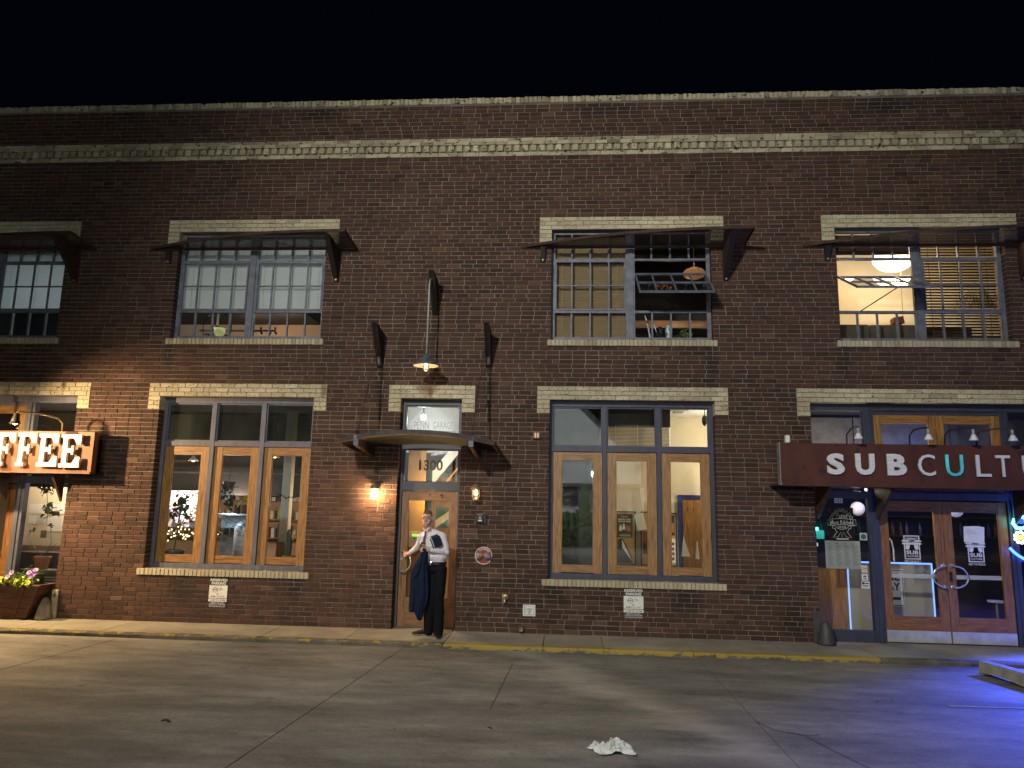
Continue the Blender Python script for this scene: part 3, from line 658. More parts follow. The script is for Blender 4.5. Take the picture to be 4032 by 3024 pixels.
def sub_decal(door, cx, cz, s):
    """white sandwich badge on the glass"""
    m = MB(); y = .2185; B = lambda xa, xb, za, zb: m.box(cx + xa * s, cx + xb * s, y - .0008, y, cz + za * s, cz + zb * s)
    for (xa, xb, za, zb) in ((-.115, .115, .165, .18), (-.115, -.10, .10, .165), (.10, .115, .10, .165), (-.085, .085, .135, .145), (-.115, .115, -.17, -.155), (-.115, -.10, -.155, .05), (.10, .115, -.155, .05)): B(xa, xb, za, zb)
    for zc in (.098, .058):                     # bun, top and bottom
        pts = [(-.15, zc), (-.12, zc + .02), (.12, zc + .02), (.15, zc), (.12, zc - .012), (-.12, zc - .012)]
        m.prism([(cx + p[0] * s, cz + p[1] * s) for p in pts], y - .0008, y)
    for k in range(4): B(-.045 + k * .023, -.027 + k * .023, .07, .128)
    for sg in (-1, 1): m.prism([(cx + p[0] * s * sg, cz + p[1] * s) for p in ((.03, .042), (.09, .042), (.095, -.02), (.055, -.03), (.035, .0))], y - .0008, y)
    text(m, 'SUB', cx - .088 * s, cx + .088 * s, cz - .095 * s, cz - .04 * s, y - .0005, .03); text(m, 'CULTURE', cx - .085 * s, cx + .085 * s, cz - .135 * s, cz - .11 * s, y - .0005, .02)
    text(m, 'FEED THE PEOPLE!', cx - .118 * s, cx + .118 * s, cz - .215 * s, cz - .185 * s, y - .0005, .01)
    m.build('decal', 'white', door)
sub_decal(d1[0], 5.222, 1.375, 1.0); sub_decal(d1[1], 6.137, 1.357, 1.0)

# ------------------------------------------------------------------ steel window awnings (wing shaped, wider toward the right)
def awning(x0, x1, label):
    z = 6.045; r = thing('window_awning', (x0, 0, z), label, 'awning', 'perforated steel awnings over the upper windows'); n = 22
    fr = [(x0 + (x1 - x0) * k / n, -.66 * (1 - (1 - k / n) ** 2.2) - .01, z + .05 * (1 - (1 - k / n) ** 2.2)) for k in range(n + 1)]
    sh = MB(); vs = []
    for (x, y, zz) in fr: vs += [(x, -.012, z), (x, y, zz)]
    sh.add(vs, [(2 * k, 2 * k + 1, 2 * k + 3, 2 * k + 2) for k in range(n)]); sh.build('sheet', 'perf', r)
    rim = MB(); h = .022
    ring = []
    for i, (x, y, zz) in enumerate(fr):
        ring.append([(x, y - .008, zz - h), (x, y - .008, zz + h), (x, y + .008, zz + h), (x, y + .008, zz - h)])
    vs = [p for q in ring for p in q]; fs = []
    for k in range(n): fs += [(4 * k + j, 4 * k + (j + 1) % 4, 4 * k + 4 + (j + 1) % 4, 4 * k + 4 + j) for j in range(4)]
    rim.add(vs, fs + [(0, 1, 2, 3), (4 * n + 3, 4 * n + 2, 4 * n + 1, 4 * n)]); rim.build('rim', 'steel', r)
    e = fr[-1]; MB().obox((e[0] - .006, (e[1] - .012) / 2, (z + e[2]) / 2), (.006, 0, 0), (0, (e[1] + .02) / 2, (e[2] - z) / 2), (0, 0, h)).box(x0, x1, -.026, -.002, z - .03, z + .018).build('edge_bar', 'steel', r)
    for xb in (x0 + .36, x1 - .31):
        t = (xb - x0) / (x1 - x0); d = .66 * (1 - (1 - t) ** 2.2); hgt = .17 + .62 * d
        b = MB(); w = .04
        b.prism([(-.004, z - .035), (-d + .03, z - .035 + .05 * (1 - (1 - t) ** 2.2)), (-.004, z - hgt)], xb - w, xb - w + .008, ax='x').prism([(-.004, z - .035), (-d + .03, z - .035 + .05 * (1 - (1 - t) ** 2.2)), (-.004, z - hgt)], xb + w - .008, xb + w, ax='x')
        p, q = Vector((xb, -d + .03, z - .035 + .05 * t)), Vector((xb, -.006, z - hgt)); dd = (q - p) / 2; nn = Vector((0, -dd.z, dd.y)).normalized() * .004
        b.obox((p + q) / 2 + nn * -1, (w, 0, 0), dd, nn, 1); b.build('bracket', ['steel', 'black'], r)
        MB().lathe([(.018, 0), (.018, .03), (.008, .03), (.008, .05)], (xb, -.055, z - hgt + .02), 8, 0, 'y').build('anchor_bolt', 'galv', r)
    return r
awning(-11.55, -7.965, 'wide perforated steel awning over the half cut off window at the upper left')
awning(-7.02, -3.45, 'perforated steel awning over the upper window with pale grey blinds')
awning(-0.72, 2.86, 'perforated steel awning over the upper window with tan blinds and an open vent')
awning(3.77, 7.36, 'perforated steel awning over the lit upper window with the white globe lamp')

# ------------------------------------------------------------------ entrance canopy hung on rods
cx, hw = -2.150, 1.145
can = thing('entrance_canopy', (cx, 0, 2.8), 'curved rusty steel canopy hung on rods above the entrance door', 'canopy')
n = 24; top, bot, lip = [], [], []
def cpt(u, back):
    x = cx + u * hw; y = 0.0 if back else -(.83 + .27 * (1 - u * u)); return (x, y if not back else -.012, 2.705 + .100 * (1 - u * u) + (.055 * (-y) if not back else 0))
sh = MB(); vs = []
for k in range(n + 1):
    u = -1 + 2 * k / n; vs += [cpt(u, True), cpt(u, False)]
m2 = len(vs); vs += [(p[0], p[1], p[2] + .012) for p in vs]
sh.add(vs, [(2 * k, 2 * k + 1, 2 * k + 3, 2 * k + 2) for k in range(n)] + [(m2 + 2 * k + 2, m2 + 2 * k + 3, m2 + 2 * k + 1, m2 + 2 * k) for k in range(n)]); sh.build('soffit', pm('dark_brown_soffit', (.014, .010, .008), .8, var=.3), can)
fa = MB(); ring = []
for k in range(n + 1):
    p = cpt(-1 + 2 * k / n, False); ring += [(p[0], p[1] - .012, p[2] - .006), (p[0], p[1] - .012, p[2] + .056), (p[0], p[1], p[2] + .056), (p[0], p[1], p[2] - .006)]
fs = []
for k in range(n): fs += [(4 * k + j, 4 * k + (j + 1) % 4, 4 * k + 4 + (j + 1) % 4, 4 * k + 4 + j) for j in range(4)]
fa.add(ring, fs + [(0, 1, 2, 3), (4 * n + 3, 4 * n + 2, 4 * n + 1, 4 * n)]); fa.build('fascia', pm('weathered_dark_fascia', (.055, .048, .046), .7, .2, .45, 9), can)
li = MB(); ring = []
for k in range(n + 1):
    p = cpt(-1 + 2 * k / n, False); ring += [(p[0], p[1] - .016, p[2] - .016), (p[0], p[1] - .016, p[2] - .007), (p[0], p[1] + .03, p[2] - .007), (p[0], p[1] + .03, p[2] - .016)]
li.add(ring, fs + [(0, 1, 2, 3), (4 * n + 3, 4 * n + 2, 4 * n + 1, 4 * n)]); li.build('lip', 'rustface', can)
for u in (-1, 1):
    a, b = cpt(u, True), cpt(u, False); dv = (Vector(b) - Vector(a)) / 2; c = (Vector(a) + Vector(b)) / 2
    MB().obox(c + Vector((0, 0, .024)), (.006, 0, 0), dv, (0, 0, .034)).obox(c + Vector((-.012 * u, 0, -.012)), (.018, 0, 0), dv, (0, 0, .004)).build('end_bar', 'rustface', can)
for xb in (-3.005, -1.325):
    pr = [(-.004, 2.60), (-.95, 2.705), (-.95, 2.855), (-.004, 2.76)]
    bm_ = MB(); bm_.prism(pr, xb - .038, xb - .028, ax='x').prism(pr, xb + .028, xb + .038, ax='x')
    for (p, q) in ((pr[0], pr[1]),):
        a, b = Vector((xb, p[0], p[1])), Vector((xb, q[0], q[1])); d = (b - a) / 2; nn = Vector((0, -d.z, d.y)).normalized() * .005
        bm_.obox((a + b) / 2 + nn, (.027, 0, 0), d, nn, 1)
    bm_.build('beam', ['steel', 'rustface'], can)
    MB().box(xb - .034, xb + .034, -.964, -.952, 2.70, 2.85).build('end_plate', 'shade', can)
    MB().box(xb - .02, xb - .012, -.93, -.87, 2.857, 2.925).box(xb + .012, xb + .02, -.93, -.87, 2.857, 2.925).build('lug', 'black', can)
    MB().tube([(xb, -.90, 2.90), (xb + (.06 if xb < -2 else .09), -.26, 4.33)], .0085, 6).tube([(xb + .02, -.68, 3.39), (xb + .035, -.55, 3.68)], .016, 6).build('rod', 'steel', can)

# ------------------------------------------------------------------ wedge brackets standing out of the wall
def wedge(xc, zb, zt, label):
    r = thing('wall_bracket', (xc, 0, zb), label, 'bracket', 'steel wedge brackets on the wall above the entrance'); w = .043; d = .52
    poly = [(-.003, zt), (-d, zt + .07), (-.05, zb), (-.003, zb)]
    MB().prism(poly, xc + w - .008, xc + w, ax='x').prism(poly, xc - w, xc - w + .008, ax='x').build('web', 'steel', r)
    p, q = Vector((xc, -d, zt + .07)), Vector((xc, -.05, zb)); dd = (q - p) / 2; nn = Vector((0, -dd.z, dd.y)).normalized()
    MB().obox((p + q) / 2 + nn * .012, (w - .009, 0, 0), dd, nn * .004).build('flange', 'black', r)
    MB().obox(Vector((xc, -.105, zb + .09)), (.022, 0, 0), dd * .17, nn * .004).build('splice_plate', 'galv', r)
    MB().lathe([(.014, 0), (.014, .02)], (xc, -.125, zb + .16), 8, 0, 'y').build('bolt', 'galv', r); return r
wedge(-2.953, 4.03, 4.58, 'steel wedge bracket left of the pendant lamp holding a canopy rod')
wedge(-2.088, 4.90, 5.42, 'uppermost steel wedge bracket carrying the long pendant lamp pipe')
wedge(-1.197, 4.04, 4.575, 'steel wedge bracket right of the pendant lamp holding a canopy rod')

# ------------------------------------------------------------------ pendant lamp
pl = thing('pendant_lamp', (-2.112, -.5, 5.3), 'long pendant lamp with zinc shade and clear bulb above the entrance', 'lamp')
MB().tube([(-2.09, -.36, 5.35), (-2.092, -.43, 5.37), (-2.10, -.48, 5.345), (-2.11, -.50, 5.27), (-2.112, -.50, 4.14)], .0125, 8).build('pipe', 'pipe', pl, smooth=True)
MB().lathe([(.02, 4.16), (.045, 4.14), (.048, 4.10), (.09, 4.085), (.095, 4.055), (.135, 4.04), (.195, 3.985), (.20, 3.965), (.192, 3.965)], (-2.112, -.5, 0), 28, caps=False).build('shade', 'shade', pl, smooth=True)
MB().lathe([(.192, 3.966), (.186, 3.985), (.13, 4.032), (.05, 4.06), (.0, 4.065)], (-2.112, -.5, 0), 28, caps=False).build('shade_lining', 'enamel', pl, smooth=True)
MB().ball((-2.112, -.5, 3.935), (.05, .05, .055), 14).build('bulb_glass', 'bulbglass', pl, smooth=True)
MB().ball((-2.112, -.5, 3.975), (.02, .02, .035), 10).build('filament', emis('warm_filament', (1.0, 0.72, 0.38), 9), pl, smooth=True)
lamp('pendant_light', 'POINT', (-2.112, -.5, 3.93), 2.2, (1, .72, .42), .03, parent=pl)

# ------------------------------------------------------------------ caged wall lamps either side of the door
def wall_lamp(x, z, label, power, glow, col):
    r = thing('wall_lamp', (x, 0, z), label, 'lamp', 'caged jar lamps beside the entrance'); y = -.155
    MB().lathe([(.055, -.02), (.05, -.035), (.0, -.04)], (x, -.0, z + .07), 14, 0, 'y').tube([(x, -.03, z + .09), (x, -.07, z + .115), (x, y, z + .10)], .016, 8).build('arm', 'brass', r, smooth=True)
    MB().lathe([(.018, .125), (.03, .115), (.052, .095), (.082, .058), (.082, .046), (.0, .045)], (x, y, z), 16).build('cap', 'brass', r, smooth=True)
    MB().lathe([(.046, .045), (.046, -.07), (.03, -.10), (.0, -.108)], (x, y, z), 16, caps=False).build('jar', 'bulbglass', r, smooth=True)
    cg = MB()
    for k in range(6):
        a = k * math.pi / 3 + .3; ca, sa = math.cos(a), math.sin(a)
        cg.tube([(x + .054 * ca, y + .054 * sa, z + .05), (x + .054 * ca, y + .054 * sa, z - .075), (x + .034 * ca, y + .034 * sa, z - .112)], .0045, 5)
    for (zz, rr) in ((.0, .054), (-.05, .054), (-.112, .034)): cg.tube([(x + rr * math.cos(t), y + rr * math.sin(t), z + zz) for t in [6.283 * k / 14 for k in range(14)]], .0045, 5, closed=True)
    cg.build('cage', 'brass', r); MB().ball((x, y, z - .005), (.030, .030, .046) if power > 10 else (.028, .028, .04), 12).build('bulb', emis('lamp_bulb', col, glow), r, smooth=True)
    lamp('wall_light', 'POINT', (x, y, z - .02), power, col, .042, parent=r); return r
wall_lamp(-2.900, 2.045, 'brightly lit caged jar lamp on the brick left of the entrance door', 170, 420, (1.0, 0.62, 0.27))
wall_lamp(-1.330, 2.070, 'dim caged jar lamp on the brick right of the entrance door', 1.2, 22, (1.0, 0.66, 0.34))

# ------------------------------------------------------------------ small things on the wall
r = thing('card_reader', (-1.262, 0, 1.68), 'black card reader with a red label right of the entrance door', 'card reader')
MB().box(-1.345, -1.178, -.03, -.001, 1.598, 1.757).build('back_box', 'signblack', r, bevel=.006); MB().box(-1.318, -1.215, -.055, -.031, 1.612, 1.745).build('face', pm('glossy_black', (.02, .022, .026), .25), r, bevel=.008)
MB().box(-1.292, -1.238, -.0575, -.0555, 1.708, 1.728).build('red_label', 'red', r); MB().box(-1.296, -1.24, -.0575, -.0555, 1.635, 1.655).build('white_label', 'paper', r); MB().box(-1.285, -1.252, -.058, -.0555, 1.672, 1.698).build('button', 'galv', r)
r = thing('sprinkler_connection', (-1.202, 0, 1.12), 'round red sprinkler plate with two chrome hose outlets', 'hose connection')
MB().lathe([(.125, -.002), (.125, -.012), (.0, -.012)], (-1.202, 0, 1.12), 36, 0, 'y').build('plate', 'red', r); MB().lathe([(.131, -.002), (.131, -.017), (.122, -.017), (.122, -.002)], (-1.202, 0, 1.12), 36, 0, 'y', caps=False).build('rim', 'white', r)
m = MB()
for (s, a0) in (('AUTO', 128), ('SPKR', 78)):
    for i, ch in enumerate(s):
        a = R(a0 - i * 12.5); px, pz = -1.202 + .098 * math.cos(a), 1.12 + .098 * math.sin(a); rot = a - math.pi / 2
        text(m, ch, -.010, .010, -.0125, .0125, -.0145, .02, fn=lambda p, q: (px + p * math.cos(rot) - q * math.sin(rot), pz + p * math.sin(rot) + q * math.cos(rot)))
m.build('lettering', 'white', r)
for sx in (-1, 1):
    d = Vector((sx * .55, -.83, 0)).normalized(); o = Vector((-1.202 + sx * .03, -.02, 1.122)); m = MB()
    m.tube([o, o + d * .05, o + d * .052, o + d * .07, o + d * .072, o + d * .10, o + d * .102, o + d * .115], [.033, .033, .043, .043, .038, .038, .018, .018], 14); m.build('outlet', 'chrome', r, smooth=False)
r = thing('hose_tap', (-.857, 0, .515), 'round brass hose tap low on the brick wall', 'tap')
MB().lathe([(.052, -.002), (.048, -.02), (.03, -.03), (.0, -.03)], (-.857, 0, .518), 18, 0, 'y').build('flange', 'brass', r, smooth=True); MB().tube([(-.857, -.03, .518), (-.857, -.06, .51), (-.86, -.085, .485)], [.022, .022, .016], 10).build('spout', 'brass', r); MB().tube([(-.862, -.083, .488), (-.864, -.092, .455)], .012, 8).build('nozzle', 'white', r)
r = thing('drain_outlet', (-.611, 0, .06), 'dark round drain outlet at the foot of the wall', 'drain')
MB().lathe([(.055, -.002), (.058, -.03), (.046, -.045), (.036, -.02), (.0, -.02)], (-.611, 0, .062), 18, 0, 'y').build('collar', 'iron', r); MB().lathe([(.032, -.02), (.032, -.085), (.024, -.085), (.02, -.03), (0, -.03)], (-.611, 0, .066), 14, 0, 'y').build('spout', 'brass', r)
r = thing('notice_plate', (-.495, 0, .334), 'small white plate with a blue border low on the wall', 'notice'); MB().box(-.588, -.401, -.006, -.0005, .251, .417).build('plate', 'white', r, bevel=.003)
m = MB(); y = -.0066
for (a, b, c, d) in ((-.568, -.42, .396, .401), (-.568, -.42, .267, .272), (-.568, -.563, .272, .396), (-.425, -.42, .272, .385)): m.box(a, b, y, y + .0004, c, d)
for k in range(5): m.box(-.55, -.538, y, y + .0004, .295 + k * .018, .305 + k * .018)
for k, wd in enumerate((.04, .038, .03, .022, .03)): m.box(-.487 - wd, -.487 + wd, y, y + .0004, .355 - k * .014, .361 - k * .014)
m.ball((-.495, y, .283), (.009, .001, .009), 8); m.build('print', 'frameblue', r)
r = thing('fire_strobe', (-.418, 0, 2.966), 'small red fire strobe box on the brick beside the lower right window', 'strobe'); MB().box(-.475, -.361, -.045, -.001, 2.914, 3.018).build('housing', 'red', r, bevel=.006); MB().box(-.447, -.427, -.049, -.0455, 2.93, 3.0).build('slot', 'enamel', r); MB().box(-.409, -.389, -.049, -.0455, 2.93, 3.0).build('slot', 'enamel', r)
r = thing('junction_box', (3.2, -.3, 2.9), 'small white junction box on top of the long rusty shop sign', 'box'); MB().box(3.18, 3.235, -.66, -.60, 2.85, 2.955).build('housing', 'white', r, bevel=.004); MB().tube([(3.235, -.63, 2.93), (3.26, -.62, 2.92), (3.262, -.60, 2.86)], .008, 6).build('conduit', 'galv', r)

def parking_sign(x0, z0, w, h, lean, label, scrawl):
    r = thing('reserved_parking_sign', (x0 + w / 2, 0, z0), label, 'sign', 'reserved parking signs under the lower windows')
    pl_ = MB().box(x0, x0 + w, -.006, -.001, z0, z0 + h).build('plate', 'signblack', r); y = -.0072; X = lambda u: x0 + u * w; Z = lambda v: z0 + v * h
    MB().box(X(.015), X(.985), y, y + .001, Z(.325), Z(.745)).box(X(.015), X(.985), y, y + .001, Z(.205), Z(.305)).build('white_field', 'paper', r); y2 = -.0082
    t = MB(); text(t, 'RESERVED', X(.05), X(.95), Z(.875), Z(.965), y2, .03); text(t, 'PARKING', X(.12), X(.88), Z(.765), Z(.855), y2, .03)
    text(t, 'RESIDENT AND GUEST', X(.16), X(.84), Z(.150), Z(.182), y2, .02); text(t, 'PARKING ALL OTHER TIMES', X(.07), X(.93), Z(.105), Z(.137), y2, .02); text(t, 'VIOLATORS WILL BE TOWED', X(.07), X(.93), Z(.025), Z(.057), y2, .02); t.box(X(.04), X(.96), y2, y2 + .0004, Z(.078), Z(.083)); t.build('white_lettering', 'white', r)
    t = MB(); text(t, 'FOR CUSTOMERS OF', X(.25), X(.70), Z(.722), Z(.735), y2, .01); text(t, 'SUB', X(.13), X(.36), Z(.355), Z(.40), y2, .04); text(t, 'CULTURE', X(.38), X(.86), Z(.355), Z(.40), y2); text(t, '6 AM TO 10 PM', X(.09), X(.90), Z(.228), Z(.282), y2, .01); text(t, '&', X(.44), X(.53), Z(.43), Z(.485), y2, .02)
    text(t, 'palo', X(.22), X(.48), Z(.565), Z(.635), y2, .02); text(t, '0%', X(.55), X(.70), Z(.60), Z(.66), y2, .0, fn=lambda p, q: (p, q + (p - X(.55)) * .18)); text(t, 'COFFEE', X(.53), X(.76), Z(.565), Z(.59), y2, .0, fn=lambda p, q: (p, q + (p - X(.55)) * .18))
    t.tube([(X(.345) + .135 * w * math.cos(a), y2, Z(.595) + .078 * h * math.sin(a)) for a in [6.283 * k / 20 for k in range(20)]], .0028, 4, closed=True)
    if scrawl: pass
    t.build('black_lettering', 'signblack', r); return r
parking_sign(-5.475, .232, .300, .452, 0, 'black and white reserved parking sign under the window with potted plants', True)
parking_sign(.908, .258, .302, .440, 0, 'black and white reserved parking sign under the window with posters', False)

# ------------------------------------------------------------------ concrete and iron corner guards at the shop entrances
def guard(x, sgn, mat, label, star):
    r = thing('corner_guard', (x, -.06, 0), label, 'corner guard', 'wheel guards at the corners of the shop entrances'); a, b = (x - .055, x + .055)
    MB().box(a, b, -.045, -.002, 0, .435).build('plate', mat, r, bevel=.012)
    c = (x - sgn * .10, -.10, 0) if sgn > 0 else (x + .10, -.10, 0)
    MB().lathe([(.125, 0), (.122, .03), (.085, .20), (.052, .29), (.03, .32), (0, .332)], c, 18).build('cone', mat, r, smooth=True)
    if star:
        m = MB(); P_ = []
        for k in range(10): q = .032 if k % 2 == 0 else .014; t = math.pi / 2 + k * math.pi / 5; P_.append((x + q * math.cos(t), .355 + q * math.sin(t)))
        m.prism(P_, -.052, -.0455).build('star', 'steel', r)
    return r
guard(-7.945, 1, 'conc2', 'pale concrete corner guard with a star beside the wooden planter', True)
guard(3.70, -1, 'iron', 'dark iron corner guard beside the blue framed shop entrance', False)

# ------------------------------------------------------------------ shop signs on brackets
def shop_sign(name, x0, x1, yf, z0, z1, face, label):
    r = thing(name, (x0, yf, z0), label, 'shop sign'); th = .12
    MB().box(x0, x1, yf, yf + th, z0, z1).build('box', face, r, bevel=.004)
    MB().box(x0 + .015, x1 - .015, yf - .014, yf, z0 + .0, z0 + .02).box(x0, x1, yf - .02, yf + .02, z0 - .014, z0).build('bottom_lip', face, r)
    MB().box(x0 + .02, x1 - .02, yf + th, -.004, z0 - .012, z0 + .012).build('deck', 'black', r); return r
def sign_bracket(r, x, yb, zt, zb):
    MB().prism([(-.004, zt), (yb, zt), (yb, zt - .06), (-.004, zb)], x - .02, x + .02, ax='x').build('bracket', 'steel', r)
cs = shop_sign('coffee_sign', -9.92, -7.365, -.38, 2.252, 2.898, 'rustface', 'lit rusty sign box with white slab COFFEE letters at the left edge')
for x in (-8.06, -9.0): sign_bracket(cs, x, -.26, 2.238, 1.80)
# slab letters as outlines on a unit square
_F = [(0, 0), (.44, 0), (.44, .10), (.34, .10), (.34, .45), (.56, .45), (.56, .36), (.66, .36), (.66, .66), (.56, .66), (.56, .58), (.34, .58), (.34, .88), (.62, .88), (.80, .70), (1, .70), (1, 1), (0, 1), (0, .89), (.11, .89), (.11, .11), (0, .11)]
_E = [(0, 0), (1, 0), (1, .32), (.80, .32), (.62, .13), (.34, .13), (.34, .45), (.54, .45), (.54, .38), (.66, .38), (.66, .66), (.54, .66), (.54, .58), (.34, .58), (.34, .88), (.62, .88), (.80, .70), (1, .70), (1, 1), (0, 1), (0, .89), (.11, .89), (.11, .11), (0, .11)]
def slab(r, poly, x0, x1, z0, z1):
    MB().prism([(x0 + p[0] * (x1 - x0), z0 + p[1] * (z1 - z0)) for p in poly], -.475, -.435).build('letter', 'letter', r, bevel=.003)
    for (u, v) in ((.22, .2), (.22, .8)): MB().box(x0 + u * (x1 - x0) - .01, x0 + u * (x1 - x0) + .01, -.436, -.379, z0 + v * (z1 - z0) - .01, z0 + v * (z1 - z0) + .01).build('letter_stud', 'galv', r)
slab(cs, _E, -7.838, -7.507, 2.328, 2.842); slab(cs, _E, -8.205, -7.880, 2.336, 2.850); slab(cs, _F, -8.556, -8.245, 2.338, 2.858); slab(cs, _F, -8.905, -8.594, 2.338, 2.858)
for (x0, x1, gap) in ((-9.30, -8.95, 0), (-9.70, -9.35, 1)):
    cxx, czz = (x0 + x1) / 2, 2.598; o, i_ = [], []
    rng = [R(40 + 280 * k / 20) for k in range(21)] if gap else [6.2832 * k / 24 for k in range(25)]
    for t in rng: o.append((cxx + (x1 - x0) / 2 * math.cos(t), czz + .26 * math.sin(t))); i_.append((cxx + (x1 - x0) / 4.4 * math.cos(t), czz + .17 * math.sin(t)))
    m = MB()
    for k in range(len(o) - 1): m.prism([o[k], o[k + 1], i_[k + 1], i_[k]], -.475, -.435)
    m.build('letter', 'letter', cs)
def gooseneck(x, lx, lit, power, label, group):
    r = thing('sign_lamp', (x, -.33, 2.9), label, 'lamp', group); ly = -1.02
    MB().tube([(x, -.32, 2.895), (x, -.33, 3.03), (x - .02, -.42, 3.10), ((x + lx) / 2, -.68, 3.14), (lx, -.98, 3.13), (lx, ly, 3.09)], .016, 8).build('arm', 'brass', r, smooth=True)
    MB().lathe([(.022, .11), (.03, .09), (.045, .03), (.075, -.06), (.07, -.06)], (lx, ly, 3.0), 16, caps=False).build('shade', 'black', r, smooth=True)
    MB().ball((lx, ly, 2.965), .038, 12).build('bulb', emis('sign_bulb', (1, .66, .30), 14 if lit else .2), r, smooth=True)
    if power:
        lamp('sign_light', 'POINT', (lx, ly, 2.915), power, (1.0, .66, .30), .03, parent=r)
        lamp('sign_beam', 'SPOT', (lx, ly, 2.91), power * 7, (1.0, .66, .32), .05, aim=(lx + .9, ly - .15, 0), spot=125, blend=1.0, parent=r)
    return r
gooseneck(-7.95, -8.20, True, 32, 'lit gooseneck lamp over the last letters of the coffee sign', 'gooseneck lamps over the coffee sign')
gooseneck(-9.30, -9.45, True, 120, 'lit gooseneck lamp over the first letters of the coffee sign', 'gooseneck lamps over the coffee sign')

fl = thing('flood_lamp', (-9.35, -2.6, LZ), 'warm flood lamp on a short post left of the coffee sign', 'flood lamp')
MB().tube([(-9.40, -2.7, LZ), (-9.40, -2.7, 3.08), (-9.37, -2.65, 3.18)], .04, 8).build('post', 'black', fl); MB().obox((-9.42, -2.66, 3.22), (.09, 0, 0), (0, .06, 0), (0, 0, .07)).build('head', 'black', fl)
lamp('flood_light', 'SPOT', (-9.31, -2.56, 3.18), 1500, (1.0, 0.66, 0.33), .05, aim=(-7.1, 0, 2.3), spot=76, blend=1.0, parent=fl)

M['teal_reflection'] = pm('teal_letter_reflection', (.10, .66, .68), .3, var=.45, scale=5)  # teal reflection on one letter, put into its colour
ss = shop_sign('sandwich_shop_sign', 3.09, 8.35, -.66, 2.25, 2.845, 'corten', 'long rusty steel sign with pale SUBCULTURE letters over the shop doors')
MB().box(3.082, 3.092, -.664, -.536, 2.246, 2.85).box(3.09, 8.35, -.6645, -.6605, 2.25, 2.268).build('edge_trim', 'galv', ss)
for x in (3.80, 4.66, 6.62): sign_bracket(ss, x, -.54, 2.236, 1.78)
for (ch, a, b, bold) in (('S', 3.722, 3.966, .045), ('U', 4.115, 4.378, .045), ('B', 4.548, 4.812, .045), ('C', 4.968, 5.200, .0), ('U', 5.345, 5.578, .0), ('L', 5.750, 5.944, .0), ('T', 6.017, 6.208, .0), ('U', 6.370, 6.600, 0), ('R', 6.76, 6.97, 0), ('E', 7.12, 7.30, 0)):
    m = MB(); text(m, ch, a, b, 2.402 + (a - 3.7) * .002, 2.702 + (a - 3.7) * .002, -.705, bold, .022); m.build('letter', 'teal_reflection' if ch == 'U' and 5.2 < a < 5.5 else 'alu', ss)
    MB().box((a + b) / 2 - .008, (a + b) / 2 + .008, -.684, -.659, 2.41, 2.426).build('letter_stud', 'galv', ss)
for i, (x, lx, lb) in enumerate(((4.05, 4.115, 'unlit reflector lamp at the left end of the long rusty sign, before the sidelight'), (4.92, 5.06, 'unlit reflector lamp above the first C of the long rusty sign, between wooden sashes'), (5.40, 5.66, 'unlit reflector lamp before the blue lit wooden sash, right of the sash joint'), (5.83, 6.18, 'unlit reflector lamp nearest the right edge of the picture on the rusty sign'))):
    r = thing('sign_lamp', (x, -.6, 2.84), lb, 'lamp', 'unlit reflector lamps along the top of the rusty sign')
    MB().tube([(x, -.60, 2.84), (x, -.61, 2.98), (x + .04 * (lx > x), -.66, 3.05), ((x + lx) / 2 + .03, -.76, 3.07), (lx, -.85, 3.065), (lx, -.86, 3.045)], .011, 8).build('arm', 'black', r, smooth=True)
    MB().lathe([(.018, .05), (.022, .045), (.022, -.02), (.028, -.025)], (lx, -.86, 3.0), 12).build('socket', 'galv', r); MB().lathe([(.024, -.022), (.034, -.05), (.058, -.095), (.058, -.105), (0, -.112)], (lx, -.86, 3.0), 16).build('bulb', 'white', r, smooth=True)

# ------------------------------------------------------------------ the person at the door
def hull(bm, p0, r0, p1, r1):
    """solid tapered limb: hull of two balls"""
    b2 = bmesh.new()
    for p, r in ((p0, r0), (p1, r1)):
        rr = r if isinstance(r, tuple) else (r, r, r)
        bmesh.ops.create_icosphere(b2, subdivisions=2, radius=1.0, matrix=Matrix.Translation(p) @ Matrix.Diagonal((*rr, 1)))
    g = bmesh.ops.convex_hull(b2, input=b2.verts); bmesh.ops.delete(b2, geom=[e for e in set(g['geom_interior'] + g['geom_unused']) if isinstance(e, bmesh.types.BMVert)], context='VERTS')
    me = bpy.data.meshes.new('h'); b2.to_mesh(me); b2.free(); bm.from_mesh(me); bpy.data.meshes.remove(me)
def solid(name, parts, voxel, mat, parent, smooth_it=4, wrinkle=0.0, wscale=8):
    """one continuous surface grown over the limbs in parts"""
    bm = bmesh.new()
    for p in parts: hull(bm, Vector(p[0]), p[1], Vector(p[2]), p[3])
    me = bpy.data.meshes.new(name); bm.to_mesh(me); bm.free(); o = bpy.data.objects.new(name, me); COL.objects.link(o)
    md = o.modifiers.new('r', 'REMESH'); md.mode = 'VOXEL'; md.voxel_size = voxel; md.use_smooth_shade = True
    ms = o.modifiers.new('s', 'SMOOTH'); ms.iterations = smooth_it; ms.factor = .5
    if wrinkle:
        tx = bpy.data.textures.new(name, 'CLOUDS'); tx.noise_scale = 1 / wscale; tx.noise_depth = 1
        dm = o.modifiers.new('d', 'DISPLACE'); dm.texture = tx; dm.strength = wrinkle; dm.mid_level = .5; dm.texture_coords = 'GLOBAL'
    bpy.context.view_layer.update()
    m2 = bpy.data.meshes.new_from_object(o.evaluated_get(bpy.context.evaluated_depsgraph_get()), preserve_all_data_layers=False)
    bpy.data.objects.remove(o); bpy.data.meshes.remove(me); m2.name = name; m2.materials.clear(); m2.materials.append(M[mat] if isinstance(mat, str) else mat)
    m2.polygons.foreach_set('use_smooth', [True] * len(m2.polygons)); return link(bpy.data.objects.new(name, m2), parent)
